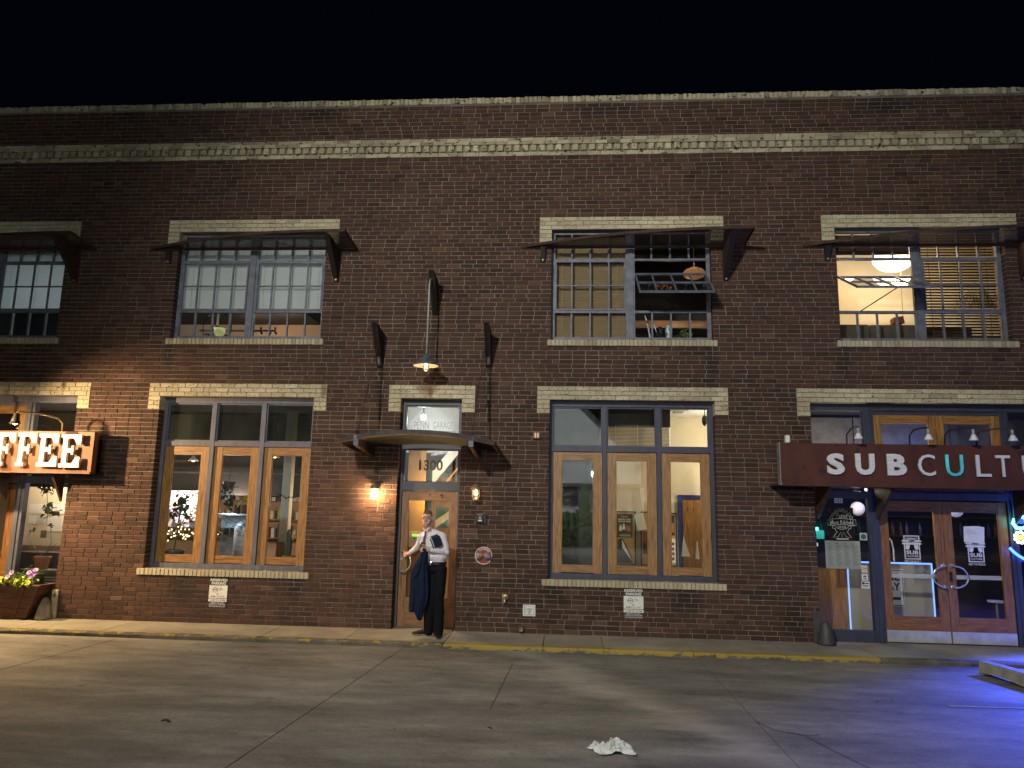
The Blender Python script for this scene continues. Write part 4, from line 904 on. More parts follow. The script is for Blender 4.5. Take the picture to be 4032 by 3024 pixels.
M['skin'] = pm('skin', (0.54, 0.315, 0.235), 0.5, var=0.1, scale=25); M['hair'] = pm('short_brown_grey_hair', (0.13, 0.075, 0.045), 0.7, var=0.35, scale=90, bump=.4, bscale=200)
M['shirt'] = pm('pale_lilac_shirt', (0.70, 0.67, 0.76), 0.75, var=0.05, scale=8, bump=.25, bscale=14); M['trouser'] = pm('black_suit_trousers', (0.008, 0.009, 0.012), 0.75, spec=0.08, var=0.2, bump=.2, bscale=16)
M['navy'] = pm('navy_suit_cloth', (0.009, 0.016, 0.040), 0.75, var=0.2, scale=10, bump=.25, bscale=18, spec=.12); M['leather'] = pm('black_leather', (0.012, 0.010, 0.009), 0.35, var=0.2)
per = thing('person', (-1.86, -.42, 0), 'person in a pale lilac shirt, tie and black trousers holding the entrance door handle', 'person')
H = Vector((-2.008, -.475, 1.662)); fw = Vector((-.06, -.995, -.03)).normalized(); rt = Vector((-fw.y, fw.x, 0)).normalized() * -1; upv = Vector((0, 0, 1))
if rt.x > 0: rt = -rt        # rt points to the person's own right (picture left)
def hp(a, b, c): return H + rt * a + fw * b + upv * c
sh_r, sh_l = Vector((-2.085, -.375, 1.400)), Vector((-1.775, -.455, 1.412)); el_r, wr_r = Vector((-2.185, -.215, 1.235)), Vector((-2.345, -.015, 1.125))
el_l, wr_l = Vector((-1.705, -.475, 1.190)), Vector((-1.925, -.640, 1.228))
hd_r = Vector((-2.415, .06, 1.105)); hd_l = Vector((-2.00, -.655, 1.232))
pelv = Vector((-1.855, -.415, .965)); hipR, hipL = Vector((-1.925, -.40, .93)), Vector((-1.785, -.43, .93))
knR, knL = Vector((-1.935, -.43, .50)), Vector((-1.795, -.475, .51)); anR, anL = Vector((-1.930, -.34, .085)), Vector((-1.785, -.445, .085))
body = [(hp(0, -.012, .022), (.074, .088, .092), hp(0, -.005, .018), (.073, .086, .088)), (hp(0, .03, -.055), .058, hp(0, .052, -.088), .032),
        (hp(.032, .03, -.03), .040, hp(-.032, .03, -.03), .040), (hp(0, .085, .000), .012, hp(0, .100, -.028), .015), (hp(.018, .088, -.032), .008, hp(-.018, .088, -.032), .008),
        (hp(.03, .074, .028), .012, hp(-.03, .074, .028), .012), (hp(.024, .082, -.066), .008, hp(-.024, .082, -.066), .008), (hp(.022, .08, -.078), .008, hp(-.022, .08, -.078), .008),
        (hp(.078, -.012, .012), (.010, .018, .026), hp(.074, -.008, -.022), (.009, .014, .012)), (hp(-.078, -.012, .012), (.010, .018, .026), hp(-.074, -.008, -.022), (.009, .014, .012)),
        (hp(0, -.02, -.07), .054, Vector((-1.965, -.43, 1.46)), .060),
        (Vector((-1.96, -.42, 1.44)), .06, Vector((-1.87, -.415, 1.0)), .075), (sh_r, .045, sh_l, .045), (sh_r, .040, el_r, .034), (el_r, .034, wr_r, .025), (sh_l, .040, el_l, .034), (el_l, .034, wr_l, .025),
        (hipR, .07, knR, .05), (knR, .05, anR, .036), (hipL, .07, knL, .05), (knL, .05, anL, .036)]
# right hand closed round the handle bow, left hand round the phone: palm, four fingers, thumb
body += [(wr_r, .026, hd_r + Vector((.02, -.03, .0)), (.026, .03, .032))]
for i, l in enumerate((.92, 1.0, .95, .8)):
    b0 = hd_r + Vector((.0, -.02, .033 - i * .021)); k1 = b0 + Vector((-.034 * l, .012, -.004)); k2 = k1 + Vector((-.006, .030 * l, -.006)); k3 = k2 + Vector((.02, .012, -.002))
    body += [(b0, .0105, k1, .0095), (k1, .0095, k2, .009), (k2, .009, k3, .008)]
body += [(hd_r + Vector((.03, -.01, .03)), .012, hd_r + Vector((.015, .03, .036)), .010), (hd_r + Vector((.015, .03, .036)), .010, hd_r + Vector((-.012, .042, .02)), .009)]
body += [(wr_l, .026, hd_l + Vector((.03, .005, -.002)), (.034, .024, .036))]
for i, l in enumerate((.92, 1.0, .96, .8)):
    b0 = hd_l + Vector((.012, -.012, .030 - i * .020)); k1 = b0 + Vector((-.042 * l, -.014, -.004)); k2 = k1 + Vector((-.026 * l, .016, -.004)); k3 = k2 + Vector((.004, .022, 0))
    body += [(b0, .0105, k1, .0095), (k1, .0095, k2, .009), (k2, .009, k3, .008)]
body += [(hd_l + Vector((.03, -.005, .035)), .012, hd_l + Vector((-.002, -.022, .058)), .010), (hd_l + Vector((-.002, -.022, .058)), .010, hd_l + Vector((-.03, -.02, .062)), .0085)]
solid('body', body, .0048, 'skin', per, 3)
hr = [(hp(0, -.022, .040), (.078, .086, .086), hp(0, -.045, .015), (.077, .068, .085)), (hp(.0, .035, .088), (.055, .03, .022), hp(0, -.04, .098), (.06, .05, .025)), (hp(.066, -.02, .01), (.014, .022, .05), hp(.066, -.04, -.03), (.012, .022, .03)), (hp(-.066, -.02, .01), (.014, .022, .05), hp(-.066, -.04, -.03), (.012, .022, .03))]
solid('hair', hr, .006, 'hair', per, 2)
m = MB()
for s in (-1, 1): m.ball(hp(.030 * s, .0785, .008), .0105, 8); m.ball(hp(.030 * s, .0865, .008), .005, 6, 1)
m.build('eye', ['white', 'leather'], per, smooth=True)
m = MB()
for s in (-1, 1): m.tube([hp(.014 * s, .090, .030), hp(.032 * s, .089, .034), hp(.050 * s, .078, .028)], .004, 5)
m.build('eyebrow', 'hair', per); MB().tube([hp(-.024, .083, -.062), hp(0, .0925, -.067), hp(.024, .083, -.062)], .0045, 5).build('mouth', pm('lips', (.26, .09, .075), .5), per)
m = MB()                                                           # thin rimmed glasses
for s in (-1, 1): m.tube([hp(.033 * s + .024 * math.cos(t), .097, .006 + .017 * math.sin(t)) for t in [6.283 * k / 12 for k in range(12)]], .0016, 4, closed=True); m.tube([hp(.057 * s, .095, .010), hp(.078 * s, .0, .014)], .0016, 4)
m.tube([hp(-.010, .098, .010), hp(.010, .098, .010)], .0016, 4); m.build('glasses', 'galv', per)
shirt = [(Vector((-2.015, -.40, 1.40)), (.085, .090, .06), Vector((-1.815, -.435, 1.41)), (.088, .092, .06)), (Vector((-1.98, -.405, 1.30)), (.135, .126, .10), Vector((-1.85, -.425, 1.30)), (.148, .130, .10)), (Vector((-1.94, -.42, 1.13)), (.130, .130, .10), Vector((-1.83, -.425, 1.12)), (.138, .132, .10)), (Vector((-1.92, -.415, 1.05)), (.075, .102, .03), Vector((-1.80, -.42, 1.05)), (.078, .102, .03)),
         (Vector((-1.985, -.43, 1.485)), .060, Vector((-1.95, -.42, 1.41)), .085), (Vector((-1.975, -.42, 1.475)), .055, sh_r, .055), (Vector((-1.965, -.42, 1.475)), .055, sh_l, .058), (sh_r, .062, el_r, .052), (el_r, .052, wr_r + (el_r - wr_r) * .06, .036), (sh_l, .066, el_l, .056), (el_l, .056, wr_l + (el_l - wr_l) * .10, .037)]
solid('shirt', shirt, .0065, 'shirt', per, 5, .016, 11)
cl = MB()                                                          # open collar points
for s in (-1, 1):
    n0 = H + upv * -.155 + fw * .055
    cl.obox(n0 + rt * .030 * s + fw * .004 + upv * .008, rt * .019 + upv * (.022 * s), fw * .003, upv * .011 - rt * (.004 * s))
cl.build('collar', 'shirt', per)
t0 = H + upv * -.178 + fw * .072; t1 = Vector((-2.035, -.548, 1.30)); t2 = Vector((-2.045, -.560, 1.20)); m = MB(); wv = rt * 1.0
m.add([t0 + wv * .016, t0 - wv * .016, t0 - upv * .03 - wv * .011, t0 - upv * .03 + wv * .011, t1 + wv * .026, t1 - wv * .026, t2 + wv * .034, t2 - wv * .034] , [(0, 1, 2, 3), (3, 2, 5, 4), (4, 5, 7, 6)])
m.v += [tuple(Vector(v) - fw * .012) for v in m.v[:8]]; m.f += [(9, 8, 11, 10), (10, 11, 12, 13), (13, 12, 14, 15), (0, 3, 11, 8), (3, 4, 12, 11), (4, 6, 14, 12), (1, 9, 10, 2), (2, 10, 13, 5), (5, 13, 15, 7)]; m.m += [0] * 9
m.build('tie', pm('blue_patterned_tie', (.035, .035, .14), .5, var=.8, scale=70), per)
tr = [(Vector((-1.92, -.412, 1.005)), (.085, .108, .03), Vector((-1.795, -.418, 1.005)), (.088, .108, .03)), (Vector((-1.92, -.405, .93)), (.088, .115, .07), Vector((-1.795, -.42, .93)), (.09, .115, .07)), (hipR, .100, knR, .084), (knR, .084, anR + Vector((-.015, -.012, -.030)), .074), (hipL, .100, knL, .086), (knL, .086, anL + Vector((0, -.012, -.030)), .074)]
solid('trousers', tr, .0065, 'trouser', per, 4, .014, 9)
m = MB(); bc = Vector((-1.857, -.416, 1.022)); ring = [(bc.x + .156 * math.cos(t), bc.y + .1185 * math.sin(t)) for t in [6.283 * k / 32 for k in range(32)]]
for k in range(32): a, b = ring[k], ring[(k + 1) % 32]; m.quad((a[0], a[1], 1.005), (b[0], b[1], 1.005), (b[0], b[1], 1.045), (a[0], a[1], 1.045))
bl = m.build('belt', 'leather', per, smooth=True); MB().box(-1.955, -1.915, -.528, -.515, 1.003, 1.042).build('buckle', 'chrome', per, bevel=.003)
def shoe(heel, toe):
    h, t = Vector(heel), Vector(toe); d = (t - h).normalized(); sd = Vector((-d.y, d.x, 0))
    o = solid('shoe', [(h + upv * .045, (.036, .036, .045), h + d * .10 + upv * .048, (.038, .038, .042)), (h + d * .10 + upv * .04, .038, t - d * .05 + upv * .026, (.042, .042, .024)), (t - d * .06 + upv * .024, (.042, .042, .022), t - d * .015 + upv * .018, (.022, .022, .014))], .005, 'leather', per, 3)
    return o
shoe((-1.925, -.315, 0), (-2.175, -.415, 0)); shoe((-1.785, -.41, 0), (-1.765, -.665, 0))
# the things the person holds
ph = MB(); pc = hd_l + Vector((-.022, -.014, .052)); ph.obox(pc, Vector((.036, -.006, -.006)), Vector((.0, .006, .0)), Vector((.012, .004, .046)))
solo('phone', ph, 'leather', 'black phone in the left hand of the person at the door', 'phone', bevel=.003)
nb = thing('notebook', (-1.83, -.60, 1.33), 'dark notebook with a pale elastic strap tucked under the left arm', 'notebook'); c = Vector((-1.835, -.605, 1.335)); ax = Vector((.066, .022, .026)); az = Vector((-.028, .0, .070)); ay = ax.cross(az).normalized() * .009
MB().obox(c, ax, ay, az).build('cover', 'navy', nb, bevel=.002); MB().obox(c - ax * .72, ax * .045, ay * 1.15, az * 1.01).build('strap', 'white', nb)
MB().obox(c + Vector((-.028, .022, .062)), ax * .75, ay * .5, az * .5).build('second_cover', 'signblack', nb)
solo('paper_pad', MB().obox(c + Vector((-.085, .012, .01)), ax * .62 + Vector((0, .01, .02)), ay * .35, az * .92), 'paper', 'loose white papers between the tie and the dark notebook', 'papers')
# suit jacket hanging from the left hand and forearm
nu, nv = 26, 30; fr_, bk_ = [], []
prof = [(1.245, -2.035, -1.955), (1.16, -2.065, -1.945), (1.06, -2.11, -1.945), (.93, -2.185, -1.940), (.80, -2.195, -1.930), (.62, -2.200, -1.925), (.50, -2.205, -1.93), (.345, -2.21, -1.965)]
def pr_at(z):
    for (a, b) in zip(prof, prof[1:]):
        if b[0] <= z <= a[0]: t = (a[0] - z) / (a[0] - b[0]); return a[1] + (b[1] - a[1]) * t, a[2] + (b[2] - a[2]) * t
    return prof[-1][1:]
def zbot(u): return .35 - .012 * u if u < .38 else .345 - .115 * math.sin((u - .38) / .40 * math.pi / 2) if u < .78 else .23 + .30 * ((u - .78) / .22) ** 1.3
jm = MB(); g = []
for i in range(nv + 1):
    for j in range(nu + 1):
        u, v = j / nu, i / nv; z = 1.245 + (zbot(u) - 1.245) * v; xl, xr = pr_at(max(z, .345)); x = xl + (xr - xl) * u
        fold = .020 * math.sin(u * 15 + v * 1.5) * (.3 + .7 * v) + .010 * math.sin(u * 33 - v * 4) * v; th = .048 * math.sqrt(max(0, 1 - (2 * u - 1) ** 2)) + .006
        g.append(((x, -.635 - th + fold + .05 * v, z), (x, -.635 + th * .9 + fold * .6 + .05 * v, z)))
vs = [p[0] for p in g] + [p[1] for p in g]; K = (nu + 1) * (nv + 1); fs = []
for i in range(nv):
    for j in range(nu): a = i * (nu + 1) + j; fs += [(a, a + nu + 1, a + nu + 2, a + 1), (K + a, K + a + 1, K + a + nu + 2, K + a + nu + 1)]
for i in range(nv):
    for j in (0, nu): a = i * (nu + 1) + j; fs.append((a, K + a, K + a + nu + 1, a + nu + 1))
for j in range(nu):
    for i in (0, nv): a = i * (nu + 1) + j; fs.append((a, a + 1, K + a + 1, K + a))
jk = thing('suit_jacket', (-2.0, -.63, 1.24), 'navy suit jacket hanging folded from the left arm of the person', 'jacket'); jm.add(vs, fs).build('cloth', 'navy', jk, smooth=True)
MB().add([(-2.05, -.69, 1.12), (-2.02, -.695, 1.10), (-2.07, -.70, .90), (-2.15, -.685, .78), (-2.12, -.68, .93)], [(0, 1, 2, 3, 4)]).build('lapel', 'navy', jk)

# ------------------------------------------------------------------ planter with flowers
pt = thing('wooden_planter', (-8.7, -.1, 0), 'dark weathered wooden planter at the left edge holding flowers', 'planter')
bx0, bx1, tx0, tx1, by, ty, hz = -9.35, -8.275, -9.42, -8.035, -.185, -.31, .50
for k in range(3):
    za, zb = hz * k / 3 + .004, hz * (k + 1) / 3 - .004; ta, tb = za / hz, zb / hz; g = lambda a, b, t: a + (b - a) * t; yb2, yt2 = .06, .12
    MB().add([(g(bx0, tx0, ta), g(by, ty, ta), za), (g(bx1, tx1, ta), g(by, ty, ta), za), (g(bx1, tx1, tb), g(by, ty, tb), zb), (g(bx0, tx0, tb), g(by, ty, tb), zb), (g(bx0, tx0, ta), g(by, ty, ta) + .03, za), (g(bx1, tx1, ta), g(by, ty, ta) + .03, za), (g(bx1, tx1, tb), g(by, ty, tb) + .03, zb), (g(bx0, tx0, tb), g(by, ty, tb) + .03, zb)], [(0, 1, 2, 3), (7, 6, 5, 4), (3, 2, 6, 7), (0, 4, 5, 1), (0, 3, 7, 4), (1, 5, 6, 2)]).build('plank', 'plank', pt)
    MB().add([(g(bx1, tx1, ta), g(by, ty, ta) + .03, za), (g(bx1, tx1, ta), yb2, za), (g(bx1, tx1, tb), yb2, zb), (g(bx1, tx1, tb), g(by, ty, tb) + .03, zb), (g(bx1, tx1, ta) - .03, g(by, ty, ta) + .03, za), (g(bx1, tx1, ta) - .03, yb2, za), (g(bx1, tx1, tb) - .03, yb2, zb), (g(bx1, tx1, tb) - .03, g(by, ty, tb) + .03, zb)], [(0, 1, 2, 3), (7, 6, 5, 4), (3, 2, 6, 7), (0, 4, 5, 1), (0, 3, 7, 4), (1, 5, 6, 2)]).build('plank', 'plank', pt)
for xx, tt in ((bx1 - .20, tx1 - .24), (bx1 - .02, tx1 - .02)): MB().obox(((xx + tt) / 2, (by + ty) / 2 - .008, hz / 2), (.028, 0, 0), (0, .006, 0), ((tt - xx) / 2, (ty - by) / 2, hz / 2 - .002)).build('batten', 'plank', pt)
MB().box(tx0 - .03, tx1 + .035, ty - .03, ty + .05, hz, hz + .028).box(tx1 - .04, tx1 + .035, ty + .05, .10, hz, hz + .028).build('rim', 'plank', pt, bevel=.005)
MB().box(tx0 + .02, tx1 - .03, ty + .03, .06, hz - .06, hz - .02).build('soil', 'soil', pt)
def blade_mesh(L, w, bend, mat, n=6):
    m = MB(); vs = []
    for k in range(n + 1):
        t = k / n; a = bend * t; y = L * (1 - math.cos(a)) / max(bend, .01); z = L * math.sin(a) / max(bend, .01); ww = w * (1 - t ** 2 * .9); vs += [(-ww, y, z), (0, y - ww * .4, z + .002), (ww, y, z)]
    return m.add(vs, [(3 * k + j, 3 * k + j + 1, 3 * k + j + 4, 3 * k + j + 3) for k in range(n) for j in (0, 1)]).mesh('blade', mat, True)
gb = [blade_mesh(random.uniform(.18, .40), .007, random.uniform(.5, 2.2), 'leaf_g') for k in range(8)]; db = [blade_mesh(random.uniform(.2, .36), .006, random.uniform(1.8, 2.9), 'leaf_b') for k in range(5)]
gr = thing('grass_plant', (-8.35, -.15, hz), 'upright green grass blades at the back of the wooden planter', 'plant')
for k in range(110): share('blade', random.choice(gb), (random.gauss(-8.42, .09), random.gauss(-.12, .05), hz - .02), (random.uniform(-.2, .2), 0, random.uniform(0, 6.28)), gr, random.uniform(.7, 1.1))
dg = thing('dry_grass_plant', (-8.62, -.28, hz), 'dry tan grass drooping over the front of the planter', 'plant')
for k in range(26): share('blade', random.choice(db), (random.gauss(-8.62, .07), random.gauss(-.24, .03), hz), (0, 0, math.pi + random.uniform(-.8, .8)), dg, random.uniform(.7, 1.2))
def leaf_mesh(L, w, mat, lobes=0):
    m = MB(); n = 7; vs = [(0, 0, 0)]
    for k in range(n): t = (k + .5) / n; ww = w * math.sin(math.pi * t ** .75) * (1 + .15 * math.sin(t * 19)); vs += [(-ww, L * t, .012 * math.sin(t * 3) + .012), (0, L * t, .012 * math.sin(t * 3)), (ww, L * t, .012 * math.sin(t * 3) + .012)]
    vs.append((0, L, -.008)); e = len(vs) - 1; fs = [(0, 2, 1), (0, 3, 2)]
    for k in range(n - 1): a = 1 + 3 * k; fs += [(a, a + 1, a + 4, a + 3), (a + 1, a + 2, a + 5, a + 4)]
    a = 1 + 3 * (n - 1); fs += [(a, a + 1, e), (a + 1, a + 2, e)]
    return m.add(vs, fs).mesh('leaf', mat, True)
lv = [leaf_mesh(random.uniform(.055, .085), random.uniform(.026, .036), 'leaf_y') for k in range(6)]
vn = thing('trailing_vine', (-8.3, -.25, hz), 'lime green trailing vine leaves spilling over the planter rim', 'plant')
for k in range(150):
    x = random.uniform(-8.56, -8.16) if k < 62 else random.uniform(-9.0, -8.62); y = random.uniform(-.34, -.16)
    share('leaf', random.choice(lv), (x, y, hz + random.uniform(.0, .10) + (.03 if y > -.25 else 0)), (random.uniform(-.9, .2), random.uniform(-.5, .5), math.pi + random.uniform(-1.5, 1.5)), vn, random.uniform(.8, 1.25))
def flower_mesh(mat):
    m = MB(); n = 20; vs = [(0, 0, -.012)]; 
    for k in range(n): a = 6.283 * k / n; q = .036 * (1 + .10 * math.cos(5 * a)); vs.append((q * .45 * math.cos(a), q * .45 * math.sin(a), .002)); vs.append((q * math.cos(a), q * math.sin(a), .010 + .003 * math.sin(10 * a)))
    fs = []; mi = []
    for k in range(n): a, b = 1 + 2 * k, 1 + 2 * ((k + 1) % n); fs += [(0, a, b), (a, a + 1, b + 1, b)]; mi += [1, 0]
    m.v, m.f, m.m = vs, fs, mi; return m.mesh('flower', [mat, 'petp'], True)
f1, f2 = flower_mesh('pet'), flower_mesh('petp')
pe = thing('petunia', (-8.2, -.2, hz), 'pink and purple petunia flowers among the lime leaves', 'flowers')
for (x, y, z, fm, rx) in ((-8.525, -.27, .70, f1, 1.1), (-8.262, -.24, .705, f1, 1.0), (-8.180, -.22, .74, f1, .7), (-8.165, -.25, .690, f2, 1.2), (-8.205, -.27, .652, f2, 1.2), (-8.565, -.29, .64, f1, 1.0)):
    share('flower', fm, (x, y, z), (rx, random.uniform(-.3, .3), 0), pe, 1.05); MB().tube([(x, y + .01, z - .01), (x - .01, y + .05, hz - .02)], .003, 4).build('stem', 'leaf_g', pe)

# ------------------------------------------------------------------ litter on the lot
def crumple(name, c, hx, hy, rot, hgt, seed, mat, parent, nx=30, ny=22):
    """a thin sheet pushed up into sharp folds"""
    rnd = random.Random(seed); F = [(rnd.uniform(5, 26), rnd.uniform(0, 3.14), rnd.uniform(0, 6.28)) for k in range(8)]; vs = []; ca, sa = math.cos(rot), math.sin(rot)
    for j in range(ny + 1):
        for i in range(nx + 1):
            u, v = 2 * i / nx - 1, 2 * j / ny - 1; r = math.sqrt(u * u + v * v); an = math.atan2(v, u)
            edge = 1 + .16 * math.sin(3 * an + seed) + .10 * math.sin(7 * an + 2 * seed)
            q = sum(abs(math.sin(f * (u * math.cos(a) + v * math.sin(a)) * .5 + p)) ** .7 / 8 for f, a, p in F)
            sq = .62 + .38 * max(abs(u), abs(v)) / max(r, .01); x = u * hx * edge * sq + rnd.uniform(-.003, .003); y = v * hy * edge * sq + rnd.uniform(-.003, .003)
            vs.append((c[0] + x * ca - y * sa, c[1] + x * sa + y * ca, c[2] + .004 + hgt * max(0, 1.15 - r * r) ** .6 * (2.1 * q - .62) + .018 * q))
    W_ = nx + 1; fs = []
    for j in range(ny):
        for i in range(nx): p = j * W_ + i; fs += [(p, p + 1, p + W_ + 1), (p, p + W_ + 1, p + W_)]
    return MB().add(vs, fs).build(name, mat, parent)
li_ = thing('crumpled_bag', (.41, -4.93, LZ), 'crumpled dirty white paper bag lying on the parking lot', 'litter')
M['bag'] = pm('dirty_white_bag', (.58, .60, .60), .8, var=.22, scale=14, speck=(26, .60, (.24, .21, .16)))
crumple('sheet', (.445, -4.93, LZ), .130, .125, .1, .062, 3, 'bag', li_, 34, 26); crumple('flap', (.31, -4.95, LZ), .066, .095, .5, .045, 8, 'bag', li_, 16, 16)
M['dry'] = pm('dead_leaf', (.045, .028, .015), .8, var=.3, scale=30); dl = leaf_mesh(.085, .017, 'dry')
for (x, y, a, s, lb) in ((-3.452, -4.70, 1.4, 1.1, 'dark dead leaf lying alone on the open lot near the foreground'), (-5.50, -3.81, .4, .45, 'tiny dark leaf beside the lot joint at the far left'), (-.611, -4.487, 1.2, .55, 'small dead leaf on the lot left of the crumpled bag'), (-1.453, -4.637, .3, .4, 'tiny dark leaf on the lot between the joint and the bag'), (-4.825, -1.70, .9, .4, 'tiny leaf on the lot just below the left kerb'), (3.319, -3.0, 2, .4, 'tiny dark leaf on the blue lit part of the lot'), (3.49, -2.93, .2, .4, 'tiny dark crumb beside the leaf on the blue lit lot')):
    o = share('dead_leaf', dl, (x, y, LZ + .006), (0, 0, a), None, s); tag(o, lb, 'leaf', 'dead leaves on the parking lot')
# concrete wheel stop running toward the camera at the right edge
ws = MB(); d = Vector((.205, -.978, 0)); sd = Vector((.978, .205, 0)); o0 = Vector((5.165, -1.42, LZ)); Lw = 1.85; pr = [(0, .02), (.012, .03), (.035, .165), (.10, .168), (.165, .165), (.19, .03), (.19, .012), (.10, .004)]
def wz(t, q): return q[1] + (0.03 * max(0, math.sin(t * 9)) if q[1] < .05 else 0)
n = 14; vs = []
for k in range(n + 1):
    for q in pr: p = o0 + d * (Lw * k / n) + sd * q[0]; vs.append((p.x, p.y, LZ + wz(k / n, q)))
fs = [(k * 8 + j, k * 8 + (j + 1) % 8, k * 8 + 8 + (j + 1) % 8, k * 8 + 8 + j) for k in range(n) for j in range(8)] + [tuple(range(8)), tuple(n * 8 + j for j in range(7, -1, -1))]
solo('wheel_stop', ws.add(vs, fs), 'conc2', 'chipped concrete wheel stop at the right edge of the lot', 'wheel stop', bevel=.004)

# ------------------------------------------------------------------ rooms behind the glass
def room(x0, x1, y1, z0, z1, wallm, floorm, ceilm, y0=.302, backm=None):
    struct('interior_floor', MB().box(x0, x1, y0, y1, z0 - .05, z0), floorm); struct('interior_ceiling', MB().box(x0, x1, y0, y1, z1, z1 + .05), ceilm)
    struct('interior_wall', MB().box(x0, x1, y1, y1 + .05, z0, z1), backm or wallm); struct('interior_wall', MB().box(x0 - .05, x0, y0, y1, z0, z1), wallm); struct('interior_wall', MB().box(x1, x1 + .05, y0, y1, z0, z1), wallm)
room(-12.5, -2.95, 5.0, 0.0, 3.55, 'tan_wall', 'dark_floor', 'dark_wall')                 # coffee shop
room(-2.90, -1.00, 3.2, 0.0, 3.72, 'ochre_wall', 'dark_floor', 'white_wall')              # entrance stair
room(-0.85, 3.20, 2.6, 0.0, 3.60, 'cream_wall', 'dark_floor', 'white_wall')               # office
room(3.40, 11.0, 5.0, 0.0, 3.55, 'dark_wall', 'dark_floor', 'dark_wall')                  # sandwich shop
room(-12.5, -3.20, 4.0, 4.27, 7.4, 'dark_wall', 'dark_floor', 'dark_wall')                # upper left
room(-1.2, 3.3, 3.5, 4.27, 7.4, 'dark_wall', 'dark_floor', 'dark_wall')                   # upper middle
room(3.6, 9.0, 1.9, 4.27, 7.4, 'cream_wall', 'dark_floor', 'cream_wall')                  # upper right

# coffee shop: lit back wall, shelves, plants
lamp('cafe_light', 'POINT', (-8.8, 1.5, 1.9), 70, (1, .72, .45), .12); lamp('cafe_light', 'POINT', (-6.2, 2.0, 1.85), 58, (1, .80, .58), .12); lamp('cafe_light', 'POINT', (-4.3, 2.0, 1.85), 30, (1, .74, .48), .12)
lamp('blue_reflection_fill', 'POINT', (-5.75, .75, 1.75), 16, (.40, .68, 1.0), .1)  # unseen blue lamp added to tint the urn and case
def cafe_pendant(x, y, z, lb):
    r = thing('cafe_pendant', (x, y, z), lb, 'lamp', 'small pendant lamps in the coffee shop'); MB().tube([(x, y, 3.54), (x, y, z + .08)], .005, 5).build('cord', 'black', r); MB().lathe([(.02, .09), (.035, .06), (.09, .0), (.085, 0)], (x, y, z), 14, caps=False).build('shade', 'enamel', r, smooth=True); MB().ball((x, y, z + .015), .03, 10).build('bulb', emis('cafe_bulb', (1, .75, .45), 6), r, smooth=True)
cafe_pendant(-6.55, 1.2, 2.55, 'small white pendant lamp inside the left pane of the window with potted plants'); cafe_pendant(-5.55, 1.6, 2.45, 'small white pendant lamp inside the middle pane of the window with potted plants'); cafe_pendant(-4.95, .9, 2.62, 'small white pendant lamp inside the right pane of the window with potted plants'); cafe_pendant(-9.6, .9, 3.05, 'small white pendant lamp behind the glass above the coffee sign')
r = thing('track_rail', (-6, 1.4, 2.9), 'dark ceiling rails and ducts inside the coffee shop', 'ceiling rail'); MB().tube([(-8, 1.4, 2.75), (-3.2, 1.4, 2.75)], .035, 8).build('duct', 'black', r); MB().box(-8, -3.2, 1.9, 1.96, 2.36, 2.39).build('rail', 'iron', r); MB().box(-12.4, -3.0, 2.2, 4.9, 1.97, 3.5).build('dark_filler_box', 'black', r)  # the big black box is added to darken the upper panes
sh = thing('cafe_shelf', (-7, 4.7, 0), 'shelves of goods on the back wall of the coffee shop', 'shelf')
for z in (1.05, 1.45, 1.85): MB().box(-10.5, -5.5, 4.68, 4.98, z, z + .03).build('board', 'woodh', sh)
rr = random.Random(5); gc = ['red', 'green', 'paper', 'terra', 'frameblue', 'enamel', 'leaf_y', 'white']; gm = [MB().box(-.04, .04, -.05, .05, 0, h).mesh('goods', c) for h, c in zip((.2, .26, .16, .22, .3, .18, .24, .2), gc)]
gs = thing('shelf_goods', (-7, 4.8, 1), 'rows of coloured packets and jars on the coffee shop shelves', 'goods')
for z in (1.08, 1.48, 1.88):
    x = -10.4
    while x < -5.6: share('packet', rr.choice(gm), (x, 4.82, z), (0, 0, rr.uniform(-.2, .2)), gs); x += rr.uniform(.09, .22)
def pot(name, x, y, z, r0, r1, h, mat, label, cat='plant'):
    t = thing(name, (x, y, z), label, cat); MB().lathe([(r0, 0), (r1, h * .86), (r1 + .012, h * .86), (r1 + .012, h), (r1 - .015, h), (r1 - .02, h - .03), (0, h - .03)], (x, y, z), 18).build('pot', mat, t, smooth=False); return t
dlv = [leaf_mesh(random.uniform(.07, .11), random.uniform(.022, .032), 'leaf_d') for k in range(6)]
def bush(t, c, r, n, name='leaf', ms=None, sc=1.0):
    for k in range(n):
        d = Vector((random.gauss(0, 1), random.gauss(0, 1), random.gauss(0, 1))).normalized() * random.uniform(.25, 1)
        share(name, random.choice(ms or dlv), (c[0] + d.x * r[0], c[1] + d.y * r[1], c[2] + d.z * r[2]), (random.uniform(-1.2, 1.2), random.uniform(-1, 1), random.uniform(0, 6.28)), t, sc * random.uniform(.7, 1.3))
MB().box(-6.57, -4.0, .302, .62, .72, .80).build('window_ledge', 'woodh', bld)
t = pot('potted_shrub', -6.36, .48, .80, .11, .155, .26, 'iron', 'leafy dark shrub in a dark pot in the left pane of the cafe window')
MB().tube([(-6.36, .48, 1.05), (-6.34, .48, 1.4), (-6.30, .48, 1.8)], .012, 6).tube([(-6.345, .48, 1.3), (-6.24, .48, 1.55)], .008, 5).tube([(-6.34, .48, 1.4), (-6.43, .48, 1.6)], .008, 5).build('stem', 'leaf_d', t)
bush(t, (-6.29, .48, 1.78), (.16, .10, .24), 70); bush(t, (-6.43, .48, 1.62), (.08, .08, .12), 18); bush(t, (-6.2, .48, 1.55), (.08, .08, .10), 14)
